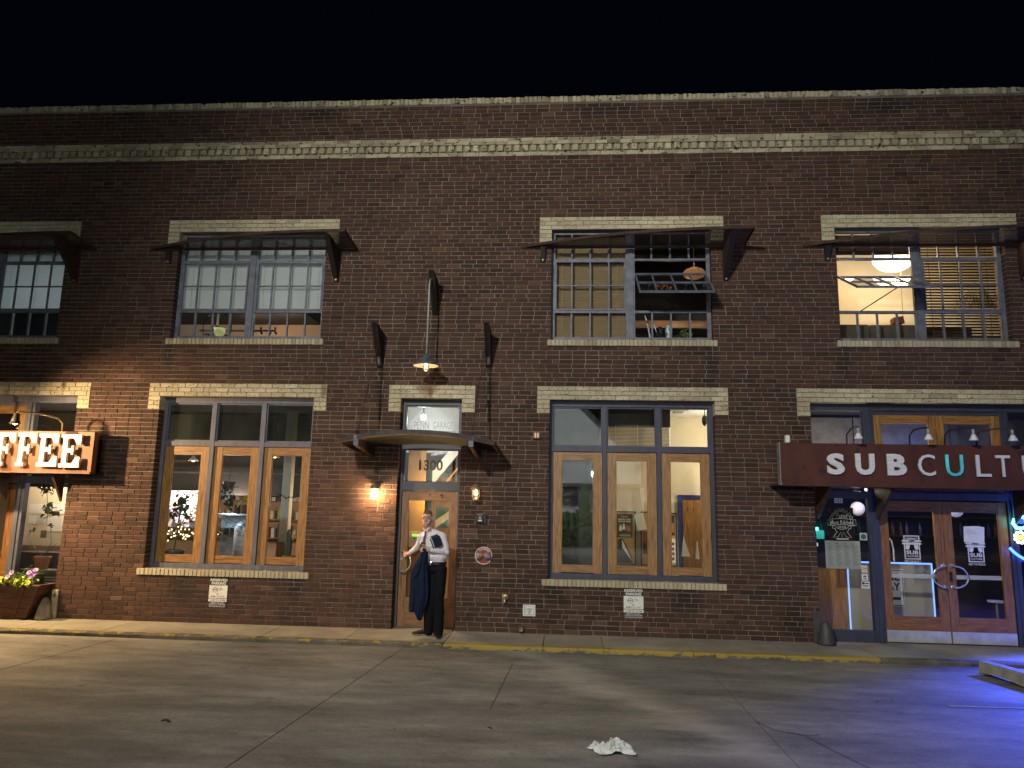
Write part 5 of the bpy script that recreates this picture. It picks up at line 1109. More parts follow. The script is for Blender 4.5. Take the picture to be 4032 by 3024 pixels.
t = thing('hanging_vine', (-5.53, .5, 2.5), 'dark vine hanging from a basket in the middle pane of the cafe window', 'plant'); MB().tube([(-5.53, .5, 3.5), (-5.53, .5, 2.2)], .004, 5).build('cord', 'black', t); MB().lathe([(.05, 0), (.11, .12), (.10, .12), (0, .10)], (-5.53, .5, 2.06), 14).build('basket', 'iron', t)
bush(t, (-5.55, .5, 2.05), (.12, .1, .13), 40); bush(t, (-5.49, .5, 1.86), (.06, .05, .14), 22); bush(t, (-5.60, .5, 1.9), (.05, .05, .10), 10)
t = thing('twig_garland', (-5.3, .5, 1.7), 'tangle of thin dark twigs in the middle pane of the cafe window', 'twigs'); m = MB(); rg = random.Random(9)
for k in range(46):
    p = Vector((rg.uniform(-5.62, -5.08), rg.uniform(.45, .6), rg.uniform(1.3, 1.72))); pts = [p]
    for q in range(3): p = p + Vector((rg.uniform(-.09, .09), 0, rg.uniform(-.06, .08))); pts.append(p)
    m.tube(pts, .0035, 4)
m.build('twig', 'leaf_d', t); share('leaf', leaf_mesh(.17, .03, 'leaf_y'), (-5.33, .46, 1.75), (R(70), R(30), R(-50)), t)
t = thing('reflection_urn', (-5.42, 1.0, .80), 'blue lit steel urn added in place of a car reflection, middle pane of the cafe window', 'urn'); MB().lathe([(.17, 0), (.19, .05), (.19, .5), (.15, .58), (.05, .62), (0, .62)], (-5.38, .95, .92), 22).build('body', 'galv', t, smooth=True); MB().tube([(-5.45, .76, 1.05), (-5.45, .70, 1.05), (-5.45, .70, 1.0)], .015, 6).build('spout', 'chrome', t)  # added urn, stands for the blue car reflection in this pane
t = thing('reflection_case', (-5.65, 1.15, .92), 'blue lit glass case added in place of a windshield reflection, middle pane of the cafe window', 'display case'); MB().box(-6.0, -5.25, 1.32, 1.34, .93, 1.62).build('reflection_back_panel', pm('pale_blue_reflection_panel', (.50, .62, .72), .5, var=.5, scale=9), t); MB().box(-6.02, -5.23, 1.0, 1.34, 1.62, 1.645).box(-6.02, -5.23, 1.0, 1.34, 1.27, 1.285).build('shelf', 'galv', t); MB().quad((-6.0, 1.0, .93), (-5.25, 1.0, .93), (-5.25, 1.0, 1.62), (-6.0, 1.0, 1.62)).build('pane', 'glass', t)  # added case, its pale blue panel imitates a windshield reflection
rg = random.Random(14); m = MB()
for k in range(14): x = rg.uniform(-5.95, -5.3); m.box(x - .035, x + .035, 1.1, 1.2, 1.286, 1.286 + rg.uniform(.05, .14), k % 3)
m.build('pastry', ['terra', 'enamel', 'iron'], t)
t = thing('fairy_lights', (-6.35, .6, 1.3), 'tangle of small warm fairy lights under the dark shrub in the cafe window', 'string lights'); fb = MB().ball((0, 0, 0), .011, 6).mesh('bulb', emis('fairy_bulb', (1, .80, .42), 5), True); pts = []
for k in range(34): p = (rg.uniform(-6.50, -6.02), rg.uniform(.44, .60), 1.30 + rg.gauss(0, .055)); pts.append(p); share('bulb', fb, p, (0, 0, 0), t)
MB().tube(pts, .002, 3).build('wire', 'leaf_d', t)
solo('cafe_counter', MB().box(-9.5, -4.3, .95, 1.35, 0, .92), 'frameblue', 'blue grey coffee shop counter seen low behind the window', 'counter')
t = thing('white_column', (-4.86, 1.5, 0), 'cream square column with a wooden foot inside the right pane of the cafe window', 'column'); MB().box(-5.0, -4.85, 1.45, 1.6, 1.17, 3.5).build('shaft', 'cream_wall', t); MB().box(-5.02, -4.83, 1.43, 1.62, 0, 1.17).build('base', 'woodv', t); MB().box(-4.95, -4.90, 1.44, 1.45, 1.30, 1.35).build('switch', 'white', t)
t = pot('potted_cactus', -4.43, .5, .80, .065, .095, .21, 'terra', 'tall dark cactus in a terracotta pot in the right pane of the cafe window'); m = MB(); m.lathe([(.045, .17), (.055, .3), (.055, .55), (.03, .62), (0, .63)], (-4.45, .5, .80), 9).build('stem', 'leaf_d', t)
m = MB()
for k in range(16): a = random.uniform(-1.2, 1.2); m.tube([(-4.38, .48, 1.25), (-4.36 + .10 * math.sin(a), .46, 1.42), (-4.34 + .22 * math.sin(a), .42, 1.45 - .1 * abs(a))], .004, 4)
m.build('spine', 'leaf_b', t)
t = thing('leaf_garland', (-4.5, .5, 1.95), 'thin garland of dark leaves strung across the right pane of the cafe window', 'garland'); m = MB().tube([(-4.70, .45, 2.0), (-4.5, .45, 1.93), (-4.25, .45, 2.0)], .004, 4).build('string', 'black', t)
for k in range(18): u = k / 17; share('leaf', random.choice(dlv), (-4.70 + .45 * u, .45, 2.0 - .07 * math.sin(math.pi * u)), (random.uniform(-1, 1), random.uniform(-1, 1), random.uniform(0, 6)), t, .55)
t = thing('display_panel', (-6.7, 1.5, 1.4), 'brightly lit display of small white ornaments behind the dark shrub', 'display'); MB().box(-7.3, -6.42, 1.62, 1.65, 1.38, 2.03).build('backing', 'white', t); m = MB(); rg = random.Random(4)
om = [MB().ball((0, 0, 0), .035, 8).mesh('ornament', c, True) for c in ('white', 'enamel', 'pet', 'red')]
for k in range(60): share('ornament', rg.choice(om), (rg.uniform(-7.2, -6.45), 1.56, rg.uniform(1.42, 2.0)), (0, 0, 0), t, rg.uniform(.7, 1.3))
lamp('display_light', 'POINT', (-6.75, 1.25, 1.95), 40, (1, .85, .75), .06)
# L0 sidelight: posters, orchid, hanging vine
t = thing('poster_board', (-9.4, 1.5, 1.2), 'pin board of pale posters and cards behind the left shop sidelight', 'posters'); MB().box(-9.8, -8.95, 1.54, 1.57, 1.0, 2.05).build('board', 'cream_wall', t)
for (a, b, c, d, mt) in ((-9.74, -9.06, 1.57, 1.74, 'paper'), (-9.73, -9.58, 1.38, 1.53, 'white'), (-9.55, -9.42, 1.38, 1.53, 'blind_w'), (-9.36, -9.08, 1.26, 1.53, 'paper'), (-9.70, -9.58, 1.66, 1.72, 'terra'), (-9.54, -9.48, 1.66, 1.72, 'red'), (-9.44, -9.24, 1.65, 1.71, 'enamel')): MB().box(a, b, 1.532 + random.uniform(-.003, .003), 1.5395, c, d).build('poster', mt, t)
lamp('poster_light', 'POINT', (-9.3, .95, 2.25), 30, (1, .8, .55), .06)
t = thing('hanging_vine', (-8.6, .45, 2.0), 'dark heart leaved vine hanging in the left shop sidelight', 'plant'); MB().tube([(-8.68, .45, 2.15), (-8.62, .45, 1.8), (-8.58, .45, 1.55), (-8.45, .45, 1.62), (-8.38, .45, 1.6)], .005, 5).build('stem', 'leaf_d', t); bush(t, (-8.66, .45, 2.0), (.12, .06, .10), 34); bush(t, (-8.58, .45, 1.66), (.08, .05, .14), 26); bush(t, (-8.42, .45, 1.62), (.07, .05, .07), 14)
t = pot('potted_orchid', -8.58, .45, .70, .09, .12, .20, 'terra', 'bare stemmed orchid in a pot behind the left shop sidelight'); m = MB(); m.tube([(-8.58, .45, .9), (-8.75, .45, 1.05), (-8.88, .45, 1.2), (-8.84, .45, 1.32)], .006, 5).tube([(-8.56, .45, .9), (-8.46, .45, 1.1), (-8.5, .45, 1.35)], .006, 5).tube([(-8.56, .45, .92), (-8.36, .45, 1.12)], .005, 5).build('stem', 'leaf_d', t); bush(t, (-8.82, .45, 1.32), (.05, .04, .04), 8, sc=.6); bush(t, (-8.5, .45, 1.38), (.05, .04, .05), 9, sc=.7); MB().box(-8.66, -8.56, .44, .45, 1.2, 1.32).build('tag', 'iron', t)
solo('window_bench', MB().box(-8.95, -8.02, .32, .62, .60, .69), 'iron', 'dark bench behind the left shop sidelight under the orchid', 'bench')
t = thing('slatted_screen', (-8.2, .4, .4), 'low pale slatted screen behind the flowers of the planter', 'screen')
for k in range(5): MB().box(-8.42, -8.02, .335, .345, .40 + k * .042, .42 + k * .042).build('slat', 'enamel', t)

# entrance stair hall
lamp('hall_light', 'POINT', (-2.1, .8, 2.05), 34, (1, .66, .28), .15); lamp('stair_light', 'POINT', (-2.42, 1.05, 3.30), 24, (.80, .93, 1.0), .07)
t = thing('hall_lamp', (-2.42, 1.05, 3.5), 'bright white ceiling lamp behind the glass with the building name', 'lamp'); MB().ball((-2.42, 1.05, 3.36), .05, 12).build('globe', emis('hall_globe', (.85, .95, 1), 25), t, smooth=True); MB().tube([(-2.42, 1.05, 3.41), (-2.42, 1.05, 3.7)], .012, 6).build('stem', 'galv', t)
struct('interior_wall', MB().box(-2.9, -1.0, 1.85, 1.9, 2.80, 3.72), 'white_wall')
t = thing('staircase', (-1.9, 1.5, 2.5), 'white staircase rising to the right inside the entrance', 'stairs')
def ramp_bar(xa, za, xb, zb, h, y0, y1, mat, nm): MB().add([(xa, y0, za), (xb, y0, zb), (xb, y0, zb + h), (xa, y0, za + h), (xa, y1, za), (xb, y1, zb), (xb, y1, zb + h), (xa, y1, za + h)], [(0, 1, 2, 3), (7, 6, 5, 4), (3, 2, 6, 7), (0, 4, 5, 1), (0, 3, 7, 4), (1, 5, 6, 2)]).build(nm, mat, t)
ramp_bar(-2.30, 2.20, -1.55, 3.15, .26, 1.45, 1.50, 'white_wall', 'stringer'); ramp_bar(-2.08, 2.20, -1.45, 2.98, .05, 1.43, 1.449, 'ochre_wall', 'rail'); ramp_bar(-2.0, 3.72, -1.35, 2.90, .20, 1.70, 1.75, 'galv', 'soffit'); ramp_bar(-1.82, 3.72, -1.3, 3.06, .10, 1.66, 1.69, 'white', 'stringer'); ramp_bar(-2.35, 2.72, -1.2, 2.94, .07, 1.52, 1.62, 'galv', 'landing')
solo('hall_door_frame', MB().box(-2.46, -2.40, 2.02, 2.06, 1.4, 2.6).box(-2.46, -1.9, 2.0, 2.06, 2.38, 2.44), 'green', 'dark green trim inside the entrance hall', 'door frame')
t = thing('inner_door', (-2.1, 2.1, 0), 'varnished inner door with a window at the back of the entrance hall', 'door'); MB().box(-2.40, -2.32, 2.05, 2.10, 0, 2.38).box(-2.08, -1.6, 2.05, 2.1, 0, 2.38).box(-2.32, -2.08, 2.052, 2.098, 1.82, 2.38).box(-2.32, -2.08, 2.052, 2.098, 0, 1.45).build('frame', 'woodv', t); MB().box(-2.32, -2.08, 2.07, 2.075, 1.45, 1.82).build('window', 'green', t); ramp_bar(-2.32, 1.45, -2.08, 1.62, .14, 2.06, 2.069, 'cream_wall', 'reflection_strip')
t = thing('intercom', (-2.47, 1.0, 1.28), 'beige intercom panel with a glowing green display inside the entrance door', 'intercom'); MB().box(-2.575, -2.365, .96, 1.0, 1.165, 1.42).build('case', 'enamel', t, bevel=.006); MB().box(-2.515, -2.415, .954, .9595, 1.342, 1.374).build('display', emis('green_display', (.35, 1, .05), 1.2), t); MB().ball((-2.475, .955, 1.31), .014, 10).build('speaker', 'black', t); m = MB()
for i in range(3):
    for j in range(4): m.box(-2.45 + i * .026, -2.432 + i * .026, .953, .9595, 1.19 + j * .024, 1.207 + j * .024)
m.build('key', 'galv', t); solo('intercom_post', MB().box(-2.64, -2.34, 1.001, 1.05, 0, 3.0), 'ochre_wall', 'ochre partition carrying the intercom inside the entrance', 'partition')

# office behind the posters
lamp('office_light', 'POINT', (2.95, 1.5, 3.0), 62, (1, .88, .66), .12); lamp('office_light', 'POINT', (1.5, 1.6, 2.3), 3, (1, .88, .68), .12)
struct('interior_wall', MB().box(.615, .645, .32, 2.59, 0, 3.6), 'cream_wall'); struct('interior_wall', MB().box(-.84, .61, 1.2, 1.25, 0, 3.6), 'dark_wall')  # partition and dark wall added to keep the left pane dark
t = thing('ceiling_panel', (1.98, 1.5, 3.55), 'square ceiling vent panel seen through the upper right pane of the office window', 'vent'); MB().box(1.86, 2.16, 1.35, 1.75, 3.56, 3.598).build('panel', 'white', t); MB().box(1.93, 2.09, 1.45, 1.65, 3.55, 3.559).build('grille', 'galv', t)
t = thing('wall_speaker', (2.41, 1.2, 3.38), 'dark loudspeaker hanging in the upper right pane of the office window', 'speaker'); MB().ball((2.40, 1.2, 3.375), (.052, .06, .095), 14).build('case', 'iron', t, smooth=True); MB().tube([(2.40, 1.2, 3.46), (2.40, 1.2, 3.6)], .008, 6).build('stem', 'black', t)
t = thing('window_blind', (1.2, .8, 3.0), 'half raised dark blind inside the upper middle pane of the office window', 'blind', 'blinds behind the windows'); sl = MB().obox((0, 0, 0), (.515, 0, 0), (0, .010, .006), (0, .0006, .001)).mesh('slat', pm('dark_slat', (.16, .16, .15), .5))
for k in range(22): share('slat', sl, (1.22, .78, 2.72 + k * .0225), (0, 0, 0), t)
m = MB()
for x in (.86, 1.22, 1.58): m.box(x - .003, x + .003, .766, .77, 2.70, 3.23)
m.build('cord', 'enamel', t); MB().box(.68, 1.76, .80, .86, 3.21, 3.60).build('darkening_box', pm('grey_darkening_box', (.07, .07, .065), .8), t)  # dark box added behind the blind to darken the upper middle pane
solo('window_post', MB().box(1.93, 1.97, 2.2, 2.24, 2.7, 3.5), 'white', 'white post inside the upper right pane of the office window', 'post')
def board(x0, x1, z0, z1, lb): 
    t = thing('pin_board', ((x0 + x1) / 2, 2.58, z0), lb, 'pin board', 'pin boards in the office'); y = 2.55
    MB().box(x0, x1, y, 2.598, z0, z1).build('cork', pm('cork', (.42, .26, .12), .9, var=.2, scale=40), t); m = MB(); m.box(x0 - .02, x0, y - .012, y + .03, z0 - .02, z1 + .02).box(x1, x1 + .02, y - .012, y + .03, z0 - .02, z1 + .02).box(x0, x1, y - .012, y + .03, z1, z1 + .02).box(x0, x1, y - .012, y + .03, z0 - .02, z0); m.build('frame', 'signblack', t); return t
t = board(.98, 1.33, .86, 1.80, 'dark framed pin board with a maroon concert poster in the middle pane'); M['maroon'] = pm('maroon_print', (.055, .012, .014), .6, var=.3)
MB().box(1.0, 1.29, 2.543, 2.549, 1.34, 1.77).build('poster', 'maroon', t); m = MB()
text(m, 'BENEFIT AND', 1.03, 1.26, 1.655, 1.685, 2.5425, .02); text(m, 'FUNDRAISER', 1.03, 1.26, 1.62, 1.645, 2.5425, .02); m.box(1.06, 1.24, 2.542, 2.5425, 1.385, 1.392).box(1.04, 1.26, 2.542, 2.5425, 1.365, 1.372).box(1.08, 1.20, 2.542, 2.5425, 1.715, 1.722); m.build('print', 'paper', t)
for (x, z) in ((1.07, 1.51), (1.13, 1.53), (1.19, 1.515), (1.23, 1.50)): MB().ball((x, 2.5425, z + .04), (.016, .002, .02), 8).box(x - .024, x + .024, 2.5424, 2.5428, z - .05, z + .02).build('figure', 'terra' if x > 1.15 else 'paper', t)
MB().add([(1.0, 2.542, .88), (1.29, 2.542, .88), (1.27, 2.54, 1.02), (1.10, 2.53, 1.33), (1.02, 2.535, 1.30)], [(0, 1, 2, 3, 4)]).build('curled_paper', 'signblack', t); MB().add([(1.29, 2.535, .9), (1.09, 2.525, 1.31), (1.10, 2.52, 1.15)], [(0, 1, 2)]).build('paper_corner', 'paper', t)
t = board(1.46, 1.72, .86, 1.80, 'dark framed pin board with papers behind the right stile of the middle pane'); MB().obox((1.435, 2.535, 1.63), (.085, 0, .02), (0, .003, 0), (-.035, 0, .15)).build('sheet', 'paper', t); MB().obox((1.36, 2.545, 1.60), (.05, 0, .02), (0, .003, 0), (-.01, 0, .13)).build('sheet', 'blind_w', t); MB().box(1.48, 1.60, 2.543, 2.549, 1.05, 1.46).build('poster', 'red', t); MB().ball((1.52, 2.542, 1.2), (.035, .002, .06), 10).box(1.485, 1.56, 2.5424, 2.5428, 1.07, 1.16).build('print', 'signblack', t)
t = board(1.86, 2.08, .86, 1.79, 'dark framed pin board at the left of the right hand pane'); MB().box(1.98, 2.06, 2.543, 2.549, 1.4, 1.76).build('poster', 'signblack', t); MB().box(1.99, 2.05, 2.541, 2.5425, 1.45, 1.62).build('print', 'terra', t); MB().box(1.97, 2.07, 2.543, 2.549, .9, 1.34).build('poster', 'paper', t); m = MB()
for k in range(4): m.box(2.0, 2.05, 2.541, 2.5425, .95 + k * .09, 1.0 + k * .09)
m.build('print', 'red', t)
t = thing('office_door', (2.4, 2.58, 0), 'varnished office door in a dark blue frame behind the right pane', 'door'); MB().box(2.215, 3.05, 2.55, 2.59, 0, 2.06).build('leaf', 'woodv', t); m = MB(); m.box(2.13, 2.21, 2.53, 2.598, 0, 2.14).box(2.21, 3.1, 2.53, 2.598, 2.065, 2.14); m.build('frame', pm('deep_blue_gloss', (.012, .018, .12), .4), t); MB().tube([(2.60, 2.54, 1.0), (2.60, 2.50, 1.02), (2.60, 2.50, 1.42), (2.60, 2.54, 1.44)], .012, 6).build('handle', 'chrome', t); MB().box(2.3, 2.315, 2.545, 2.55, 1.85, 1.92).box(2.4, 2.415, 2.545, 2.55, 1.85, 1.92).build('bolt', 'black', t)
t = thing('paper_cone', (2.55, 1.9, .85), 'white paper bunting cones standing near the office door', 'bunting'); MB().lathe([(.035, 0), (.008, .30), (0, .32)], (2.42, 2.3, 1.0), 8).build('cone', 'paper', t); MB().add([(2.14, 2.3, 1.04), (2.30, 2.3, 1.04), (2.24, 2.3, 1.20), (2.18, 2.3, 1.42)], [(0, 1, 2, 3)]).build('flag', 'paper', t)

# sandwich shop
lamp('shop_light', 'POINT', (4.6, .6, 2.3), 60, (1, .85, .62), .1); lamp('shop_blue_light', 'POINT', (6.6, 2.4, 2.7), 55, (.10, .16, 1.0), .12); lamp('transom_light', 'POINT', (5.9, 1.2, 2.5), 26, (.15, .25, 1.0), .1)
t = thing('shop_counter', (5, 1.0, 0), 'pale shop counter with blue lit edging behind the left door', 'counter'); MB().box(3.95, 4.56, 1.0, 1.05, 0, .99).build('side_panel', 'woodv', t); MB().box(4.58, 5.845, 1.0, 1.05, 0, 1.085).build('front_panel', pm('pale_counter_panel', (.34, .33, .27), .6, var=.15, scale=1.5), t); be = emis('blue_edge_strip', (.22, .42, 1.0), 1.3); MB().box(4.565, 5.86, .985, .999, 1.085, 1.11).build('edge_strip', be, t); MB().box(4.545, 4.565, .985, .999, 0, 1.02).build('edge_strip', be, t); MB().box(5.845, 5.862, .985, .999, 0, 1.085).build('edge_strip', be, t)
t = thing('one_way_sign', (5.2, .9, .4), 'white street sign with blue border and black arrow hung on the shop counter', 'sign'); x0, x1, z0, z1 = 4.93, 5.40, .43, 1.005; MB().box(x0, x1, .972, .978, z0, z1).build('plate', pm('blue_white_sheet', (.62, .66, .74), .4, var=.04), t, bevel=.002); m = MB(); y = .9705
m.box(x0 + .012, x1 - .012, y, y + .001, z1 - .024, z1 - .012).box(x0 + .012, x1 - .012, y, y + .001, z0 + .012, z0 + .024).box(x1 - .024, x1 - .012, y, y + .001, z0 + .024, z1 - .024).box(x0 + .012, x0 + .024, y, y + .001, z0 + .024, z1 - .024); m.build('border', 'frameblue', t); m = MB(); text(m, 'ONE', x0 + .06, x1 - .06, z1 - .18, z1 - .06, y, .03); text(m, 'WAY', x0 + .06, x1 - .06, z1 - .33, z1 - .21, y, .03); m.box(x0 + .14, x1 - .06, y, y + .001, z0 + .10, z0 + .145).prism([(x0 + .06, z0 + .122), (x0 + .15, z0 + .19), (x0 + .15, z0 + .055)], y, y + .001); m.build('lettering', 'signblack', t)
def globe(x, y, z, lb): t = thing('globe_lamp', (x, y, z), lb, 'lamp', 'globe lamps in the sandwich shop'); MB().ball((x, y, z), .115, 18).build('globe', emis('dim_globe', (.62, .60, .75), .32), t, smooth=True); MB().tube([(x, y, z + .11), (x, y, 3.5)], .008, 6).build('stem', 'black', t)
globe(4.96, 1.5, 1.945, 'pale unlit globe lamp in the sidelight beside the neon badge'); globe(6.55, 1.5, 1.95, 'pale unlit globe lamp at the top of the right shop door')
struct('interior_wall', MB().box(4.0, 9, 1.6, 1.65, 2.3, 3.5), pm('blue_grey_wall', (.16, .16, .18), .8))
t = thing('bar_stool', (6.80, 1.0, 0), 'bar stool with a blue lit seat behind the right shop door', 'stool'); MB().lathe([(.12, .53), (.13, .545), (.12, .56), (0, .56)], (6.80, 1.0, 0), 18).build('seat', 'blind_w', t); MB().tube([(6.80, 1.0, .53), (6.80, 1.0, .02)], .02, 8).lathe([(.13, 0), (.13, .015), (0, .03)], (6.80, 1, 0), 16).build('stem', 'chrome', t); lamp('stool_light', 'POINT', (6.7, .8, 1.0), 1.2, (.2, .3, 1), .05)
for k, (x, h) in enumerate(((5.13, .33), (5.30, .36))):
    t = thing('paper_roll', (x, 1.1, 1.1), ('white arched napkin holder' if k == 0 else 'tall white arched cutlery holder') + ' standing on the shop counter ' + ('left' if k == 0 else 'behind the sandwich badge'), 'holder'); MB().tube([(x - .05, 1.15, 1.11), (x - .05, 1.15, 1.11 + h * .6), (x - .03, 1.15, 1.11 + h * .9), (x, 1.15, 1.11 + h), (x + .03, 1.15, 1.11 + h * .9), (x + .05, 1.15, 1.11 + h * .6), (x + .05, 1.15, 1.11)], .012, 6).build('arch', 'white', t)
t = thing('back_bar', (6, 4.5, 0), 'dark bar shelves at the back of the sandwich shop', 'shelf'); MB().box(4, 10, 4.5, 4.9, 0, 1.05).build('cabinet', 'dark_floor', t)
for z in (1.4, 1.8): MB().box(4, 10, 4.7, 4.95, z, z + .03).build('board', 'dark_floor', t)
bt = [MB().lathe([(.035, 0), (.035, .17), (.012, .22), (.012, .28), (0, .28)], (0, 0, 0), 10).mesh('bottle', c, True) for c in ('green', 'framegrey', 'terra', 'galv')]; t2 = thing('shelf_bottles', (6, 4.8, 1.4), 'row of bottles on the dark bar shelves', 'bottles'); x = 4.2
while x < 9.8: share('bottle', random.choice(bt), (x, 4.82, 1.43), (0, 0, 0), t2); x += random.uniform(.1, .3)
# things on the sidelight glass
t = thing('unit_number', (4.185, .205, 2.02), 'small white 102 number plate at the top of the sidelight', 'number'); MB().box(4.125, 4.245, .2115, .2135, 2.018, 2.088).build('plate', 'paper', t); m = MB(); text(m, '102', 4.14, 4.23, 2.03, 2.076, .211, .01); m.build('digits', 'signblack', t)
t = thing('bar_neon_sign', (4.235, .28, 1.5), 'unlit white tube beer badge with ribbon in the sidelight', 'neon sign'); cx, cz = 4.235, 1.735; tw = pm('unlit_white_tube', (.62, .61, .58), .35, var=.05); m = MB(); y = .27
MB().box(cx - .19, cx + .19, .30, .305, 1.47, 1.95).build('backing', pm('smoked_acrylic', (.01, .01, .012), .25), t)
m.tube([(cx + (.165 + .010 * math.cos(18 * a)) * math.cos(a), y, cz + .015 + (.165 + .010 * math.cos(18 * a)) * math.sin(a)) for a in [R(-60 + 300 * k / 110) for k in range(111)]], .0042, 5)
m.tube([(cx + .135 * math.cos(a), y, cz + .02 + .135 * math.sin(a)) for a in [6.283 * k / 36 for k in range(36)]], .004, 5, closed=True); m.build('ring_tube', tw, t)
m = MB(); m.tube([(cx - .205, y - .012, cz + .035), (cx - .21, y - .012, cz - .05), (cx - .15, y - .012, cz - .055), (cx, y - .012, cz - .035), (cx + .15, y - .012, cz - .055), (cx + .21, y - .012, cz - .05), (cx + .205, y - .012, cz + .035), (cx + .15, y - .012, cz + .04), (cx, y - .012, cz + .05), (cx - .15, y - .012, cz + .04)], .0042, 5, closed=True)
m.tube([(cx - .07, y, cz - .14), (cx - .135, y, cz - .235), (cx - .06, y, cz - .225), (cx - .02, y, cz - .15), (cx, y, cz - .23), (cx + .02, y, cz - .15), (cx + .06, y, cz - .225), (cx + .135, y, cz - .235), (cx + .07, y, cz - .14)], .0042, 5); m.box(cx - .085, cx + .09, y - .005, y + .005, cz - .265, cz - .245); m.build('ribbon_tube', tw, t)
m = MB(); sl_ = lambda p, q: (p + (q - cz) * .25, q); text(m, 'Pabst', cx - .10, cx + .07, cz + .062, cz + .125, y - .005, -.005, fn=sl_); text(m, 'Blue Ribbon', cx - .175, cx + .175, cz - .028, cz + .025, y - .018, -.005, fn=lambda p, q: (p, q - ((p - cx) ** 2) * .3)); text(m, 'BEER', cx - .06, cx + .065, cz - .095, cz - .06, y - .005, 0); m.build('lettering_tube', tw, t)
t = thing('menu_sheet', (4.22, .25, 1.25), 'white menu sheet in shiny plastic taped inside the sidelight', 'menu'); MB().box(3.965, 4.48, .25, .252, 1.04, 1.452).build('sheet', pm('laminated_menu', (.60, .63, .60), .15, var=.08, bump=.5, bscale=14), t); _transl(t.children[0].data.materials[0], .5); m = MB(); rg = random.Random(3)
for c in range(4):
    for k in range(20):
        if k == 0: m.box(4.0 + c * .12, 4.04 + c * .12, .2485, .2495, 1.405, 1.412); continue
        m.box(4.0 + c * .12, 4.0 + c * .12 + rg.uniform(.05, .095), .2485, .2495, 1.40 - k * .0165, 1.4035 - k * .0165)
m.build('print', 'iron', t)
def sticker(x0, x1, z0, z1, mat, lb, pr):
    t = thing('window_sticker', (x0, .21, z0), lb, 'sticker', 'stickers on the sidelight glass'); MB().box(x0, x1, .2125, .2145, z0, z1).build('sheet', mat, t); m = MB(); cx_, cz_ = (x0 + x1) / 2, (z0 + z1) / 2
    if pr == 0: m.lathe([(.04, 0), (0, 0)], (cx_, .212, cz_), 20, 0, 'y', caps=False)
    elif pr == 1: m.lathe([(.036, 0), (.032, 0)], (cx_, .212, cz_), 20, 0, 'y', caps=False); m.box(cx_ - .02, cx_ + .02, .2115, .2122, cz_ - .004, cz_ + .004)
    elif pr == 2: m.prism([(cx_ - .03, cz_ + .01), (cx_, cz_ + .025), (cx_ + .03, cz_ + .01), (cx_, cz_ - .005)], .2115, .2122).box(cx_ - .025, cx_ + .025, .2115, .2122, cz_ - .03, cz_ - .018)
    else: m.box(x0 + .012, x0 + .05, .2115, .2122, cz_ + .008, cz_ + .04).box(x0 + .06, x1 - .015, .2115, .2122, cz_ + .012, cz_ + .03).box(x0 + .012, x1 - .012, .2115, .2122, cz_ - .012, cz_ - .004).box(x0 + .025, x1 - .025, .2115, .2122, cz_ - .03, cz_ - .022)
    m.build('print', 'green' if pr in (0, 2) else 'signblack', t)
sticker(4.468, 4.576, 1.468, 1.578, 'blind_w', 'square sticker with a green disc beside the neon badge', 0); sticker(4.466, 4.553, .998, 1.104, 'enamel', 'round cream sticker directly under the right end of the menu', 1); sticker(4.462, 4.556, .882, .978, 'white', 'white sticker with a green leaf between two other stickers', 2); sticker(4.450, 4.572, .766, .868, 'paper', 'lowest black and white sticker on the sidelight', 3)
t = thing('signal_reflection', (3.88, .33, 1.55), 'added teal glow in place of a traffic light reflection, left edge of the sidelight', 'light'); MB().ball((3.868, .30, 1.622), .022, 12).build('bulb', emis('teal_glint', (.05, 1.0, .72), 16), t, smooth=True); MB().box(3.83, 4.0, .36, .38, 1.47, 1.60).build('case', emis('teal_reflection_panel', (.03, .30, .28), .5), t); MB().box(3.83, 3.90, .36, .38, 1.36, 1.41).build('case', emis('white_reflection_panel', (.6, .7, .9), .6), t); lamp('teal_glint_light', 'POINT', (3.87, .16, 1.62), 1.3, (.05, 1, .75), .03, parent=t)  # glowing pieces added in place of a reflected traffic light
t = thing('door_notice', (6.13, .205, 1.6), 'torn white paper notice taped above the badge on the right shop door', 'notice'); MB().add([(5.975, .212, 1.475), (6.265, .212, 1.46), (6.28, .208, 1.70), (6.17, .205, 1.715), (5.985, .212, 1.705)], [(0, 1, 2, 3, 4)]).build('sheet', 'paper', t); m = MB()
for k in range(4): m.add([(6.02, .2105, 1.665 - k * .02), (6.22, .2085, 1.665 - k * .02), (6.22, .2085, 1.67 - k * .02), (6.02, .2105, 1.67 - k * .02)], [(0, 1, 2, 3)])
m.build('print', 'galv', t)
# neon at the right edge
cy_ = emis('cyan_neon', (.12, 1.0, .85), 7); bl_ = emis('blue_neon', (.03, .09, 1.0), 10); wt_ = emis('warm_white_neon', (1, .93, .70), 2.2)
t = thing('neon_sign', (7.02, .10, 1.7), 'glowing cyan and blue neon sign at the right edge of the picture', 'neon sign'); y = .10
m = MB(); m.tube([(6.66, y, 1.83), (6.63, y, 1.77), (6.68, y, 1.70), (6.78, y, 1.70), (6.84, y, 1.78), (6.80, y, 1.86), (6.73, y, 1.88)], .022, 8).tube([(6.72, y, 1.92), (6.78, y, 1.86), (6.88, y, 1.88), (6.93, y, 1.96), (6.88, y, 2.04)], .022, 8).tube([(6.95, y, 1.72), (7.0, y, 1.95), (7.06, y, 1.72), (7.12, y, 1.95), (7.2, y, 1.75)], .02, 8); m.build('cyan_tube', cy_, t)
m = MB(); rg = random.Random(2)
for k in range(9): a = 6.283 * k / 9; m.ball((6.72 + .075 * math.cos(a), y, 1.565 + .075 * math.sin(a)), .026, 8)
m.build('flower_tube', wt_, t); MB().ball((6.72, y, 1.565), .035, 10).build('flower_centre', emis('yellow_neon', (1, .8, .1), 1.4), t)
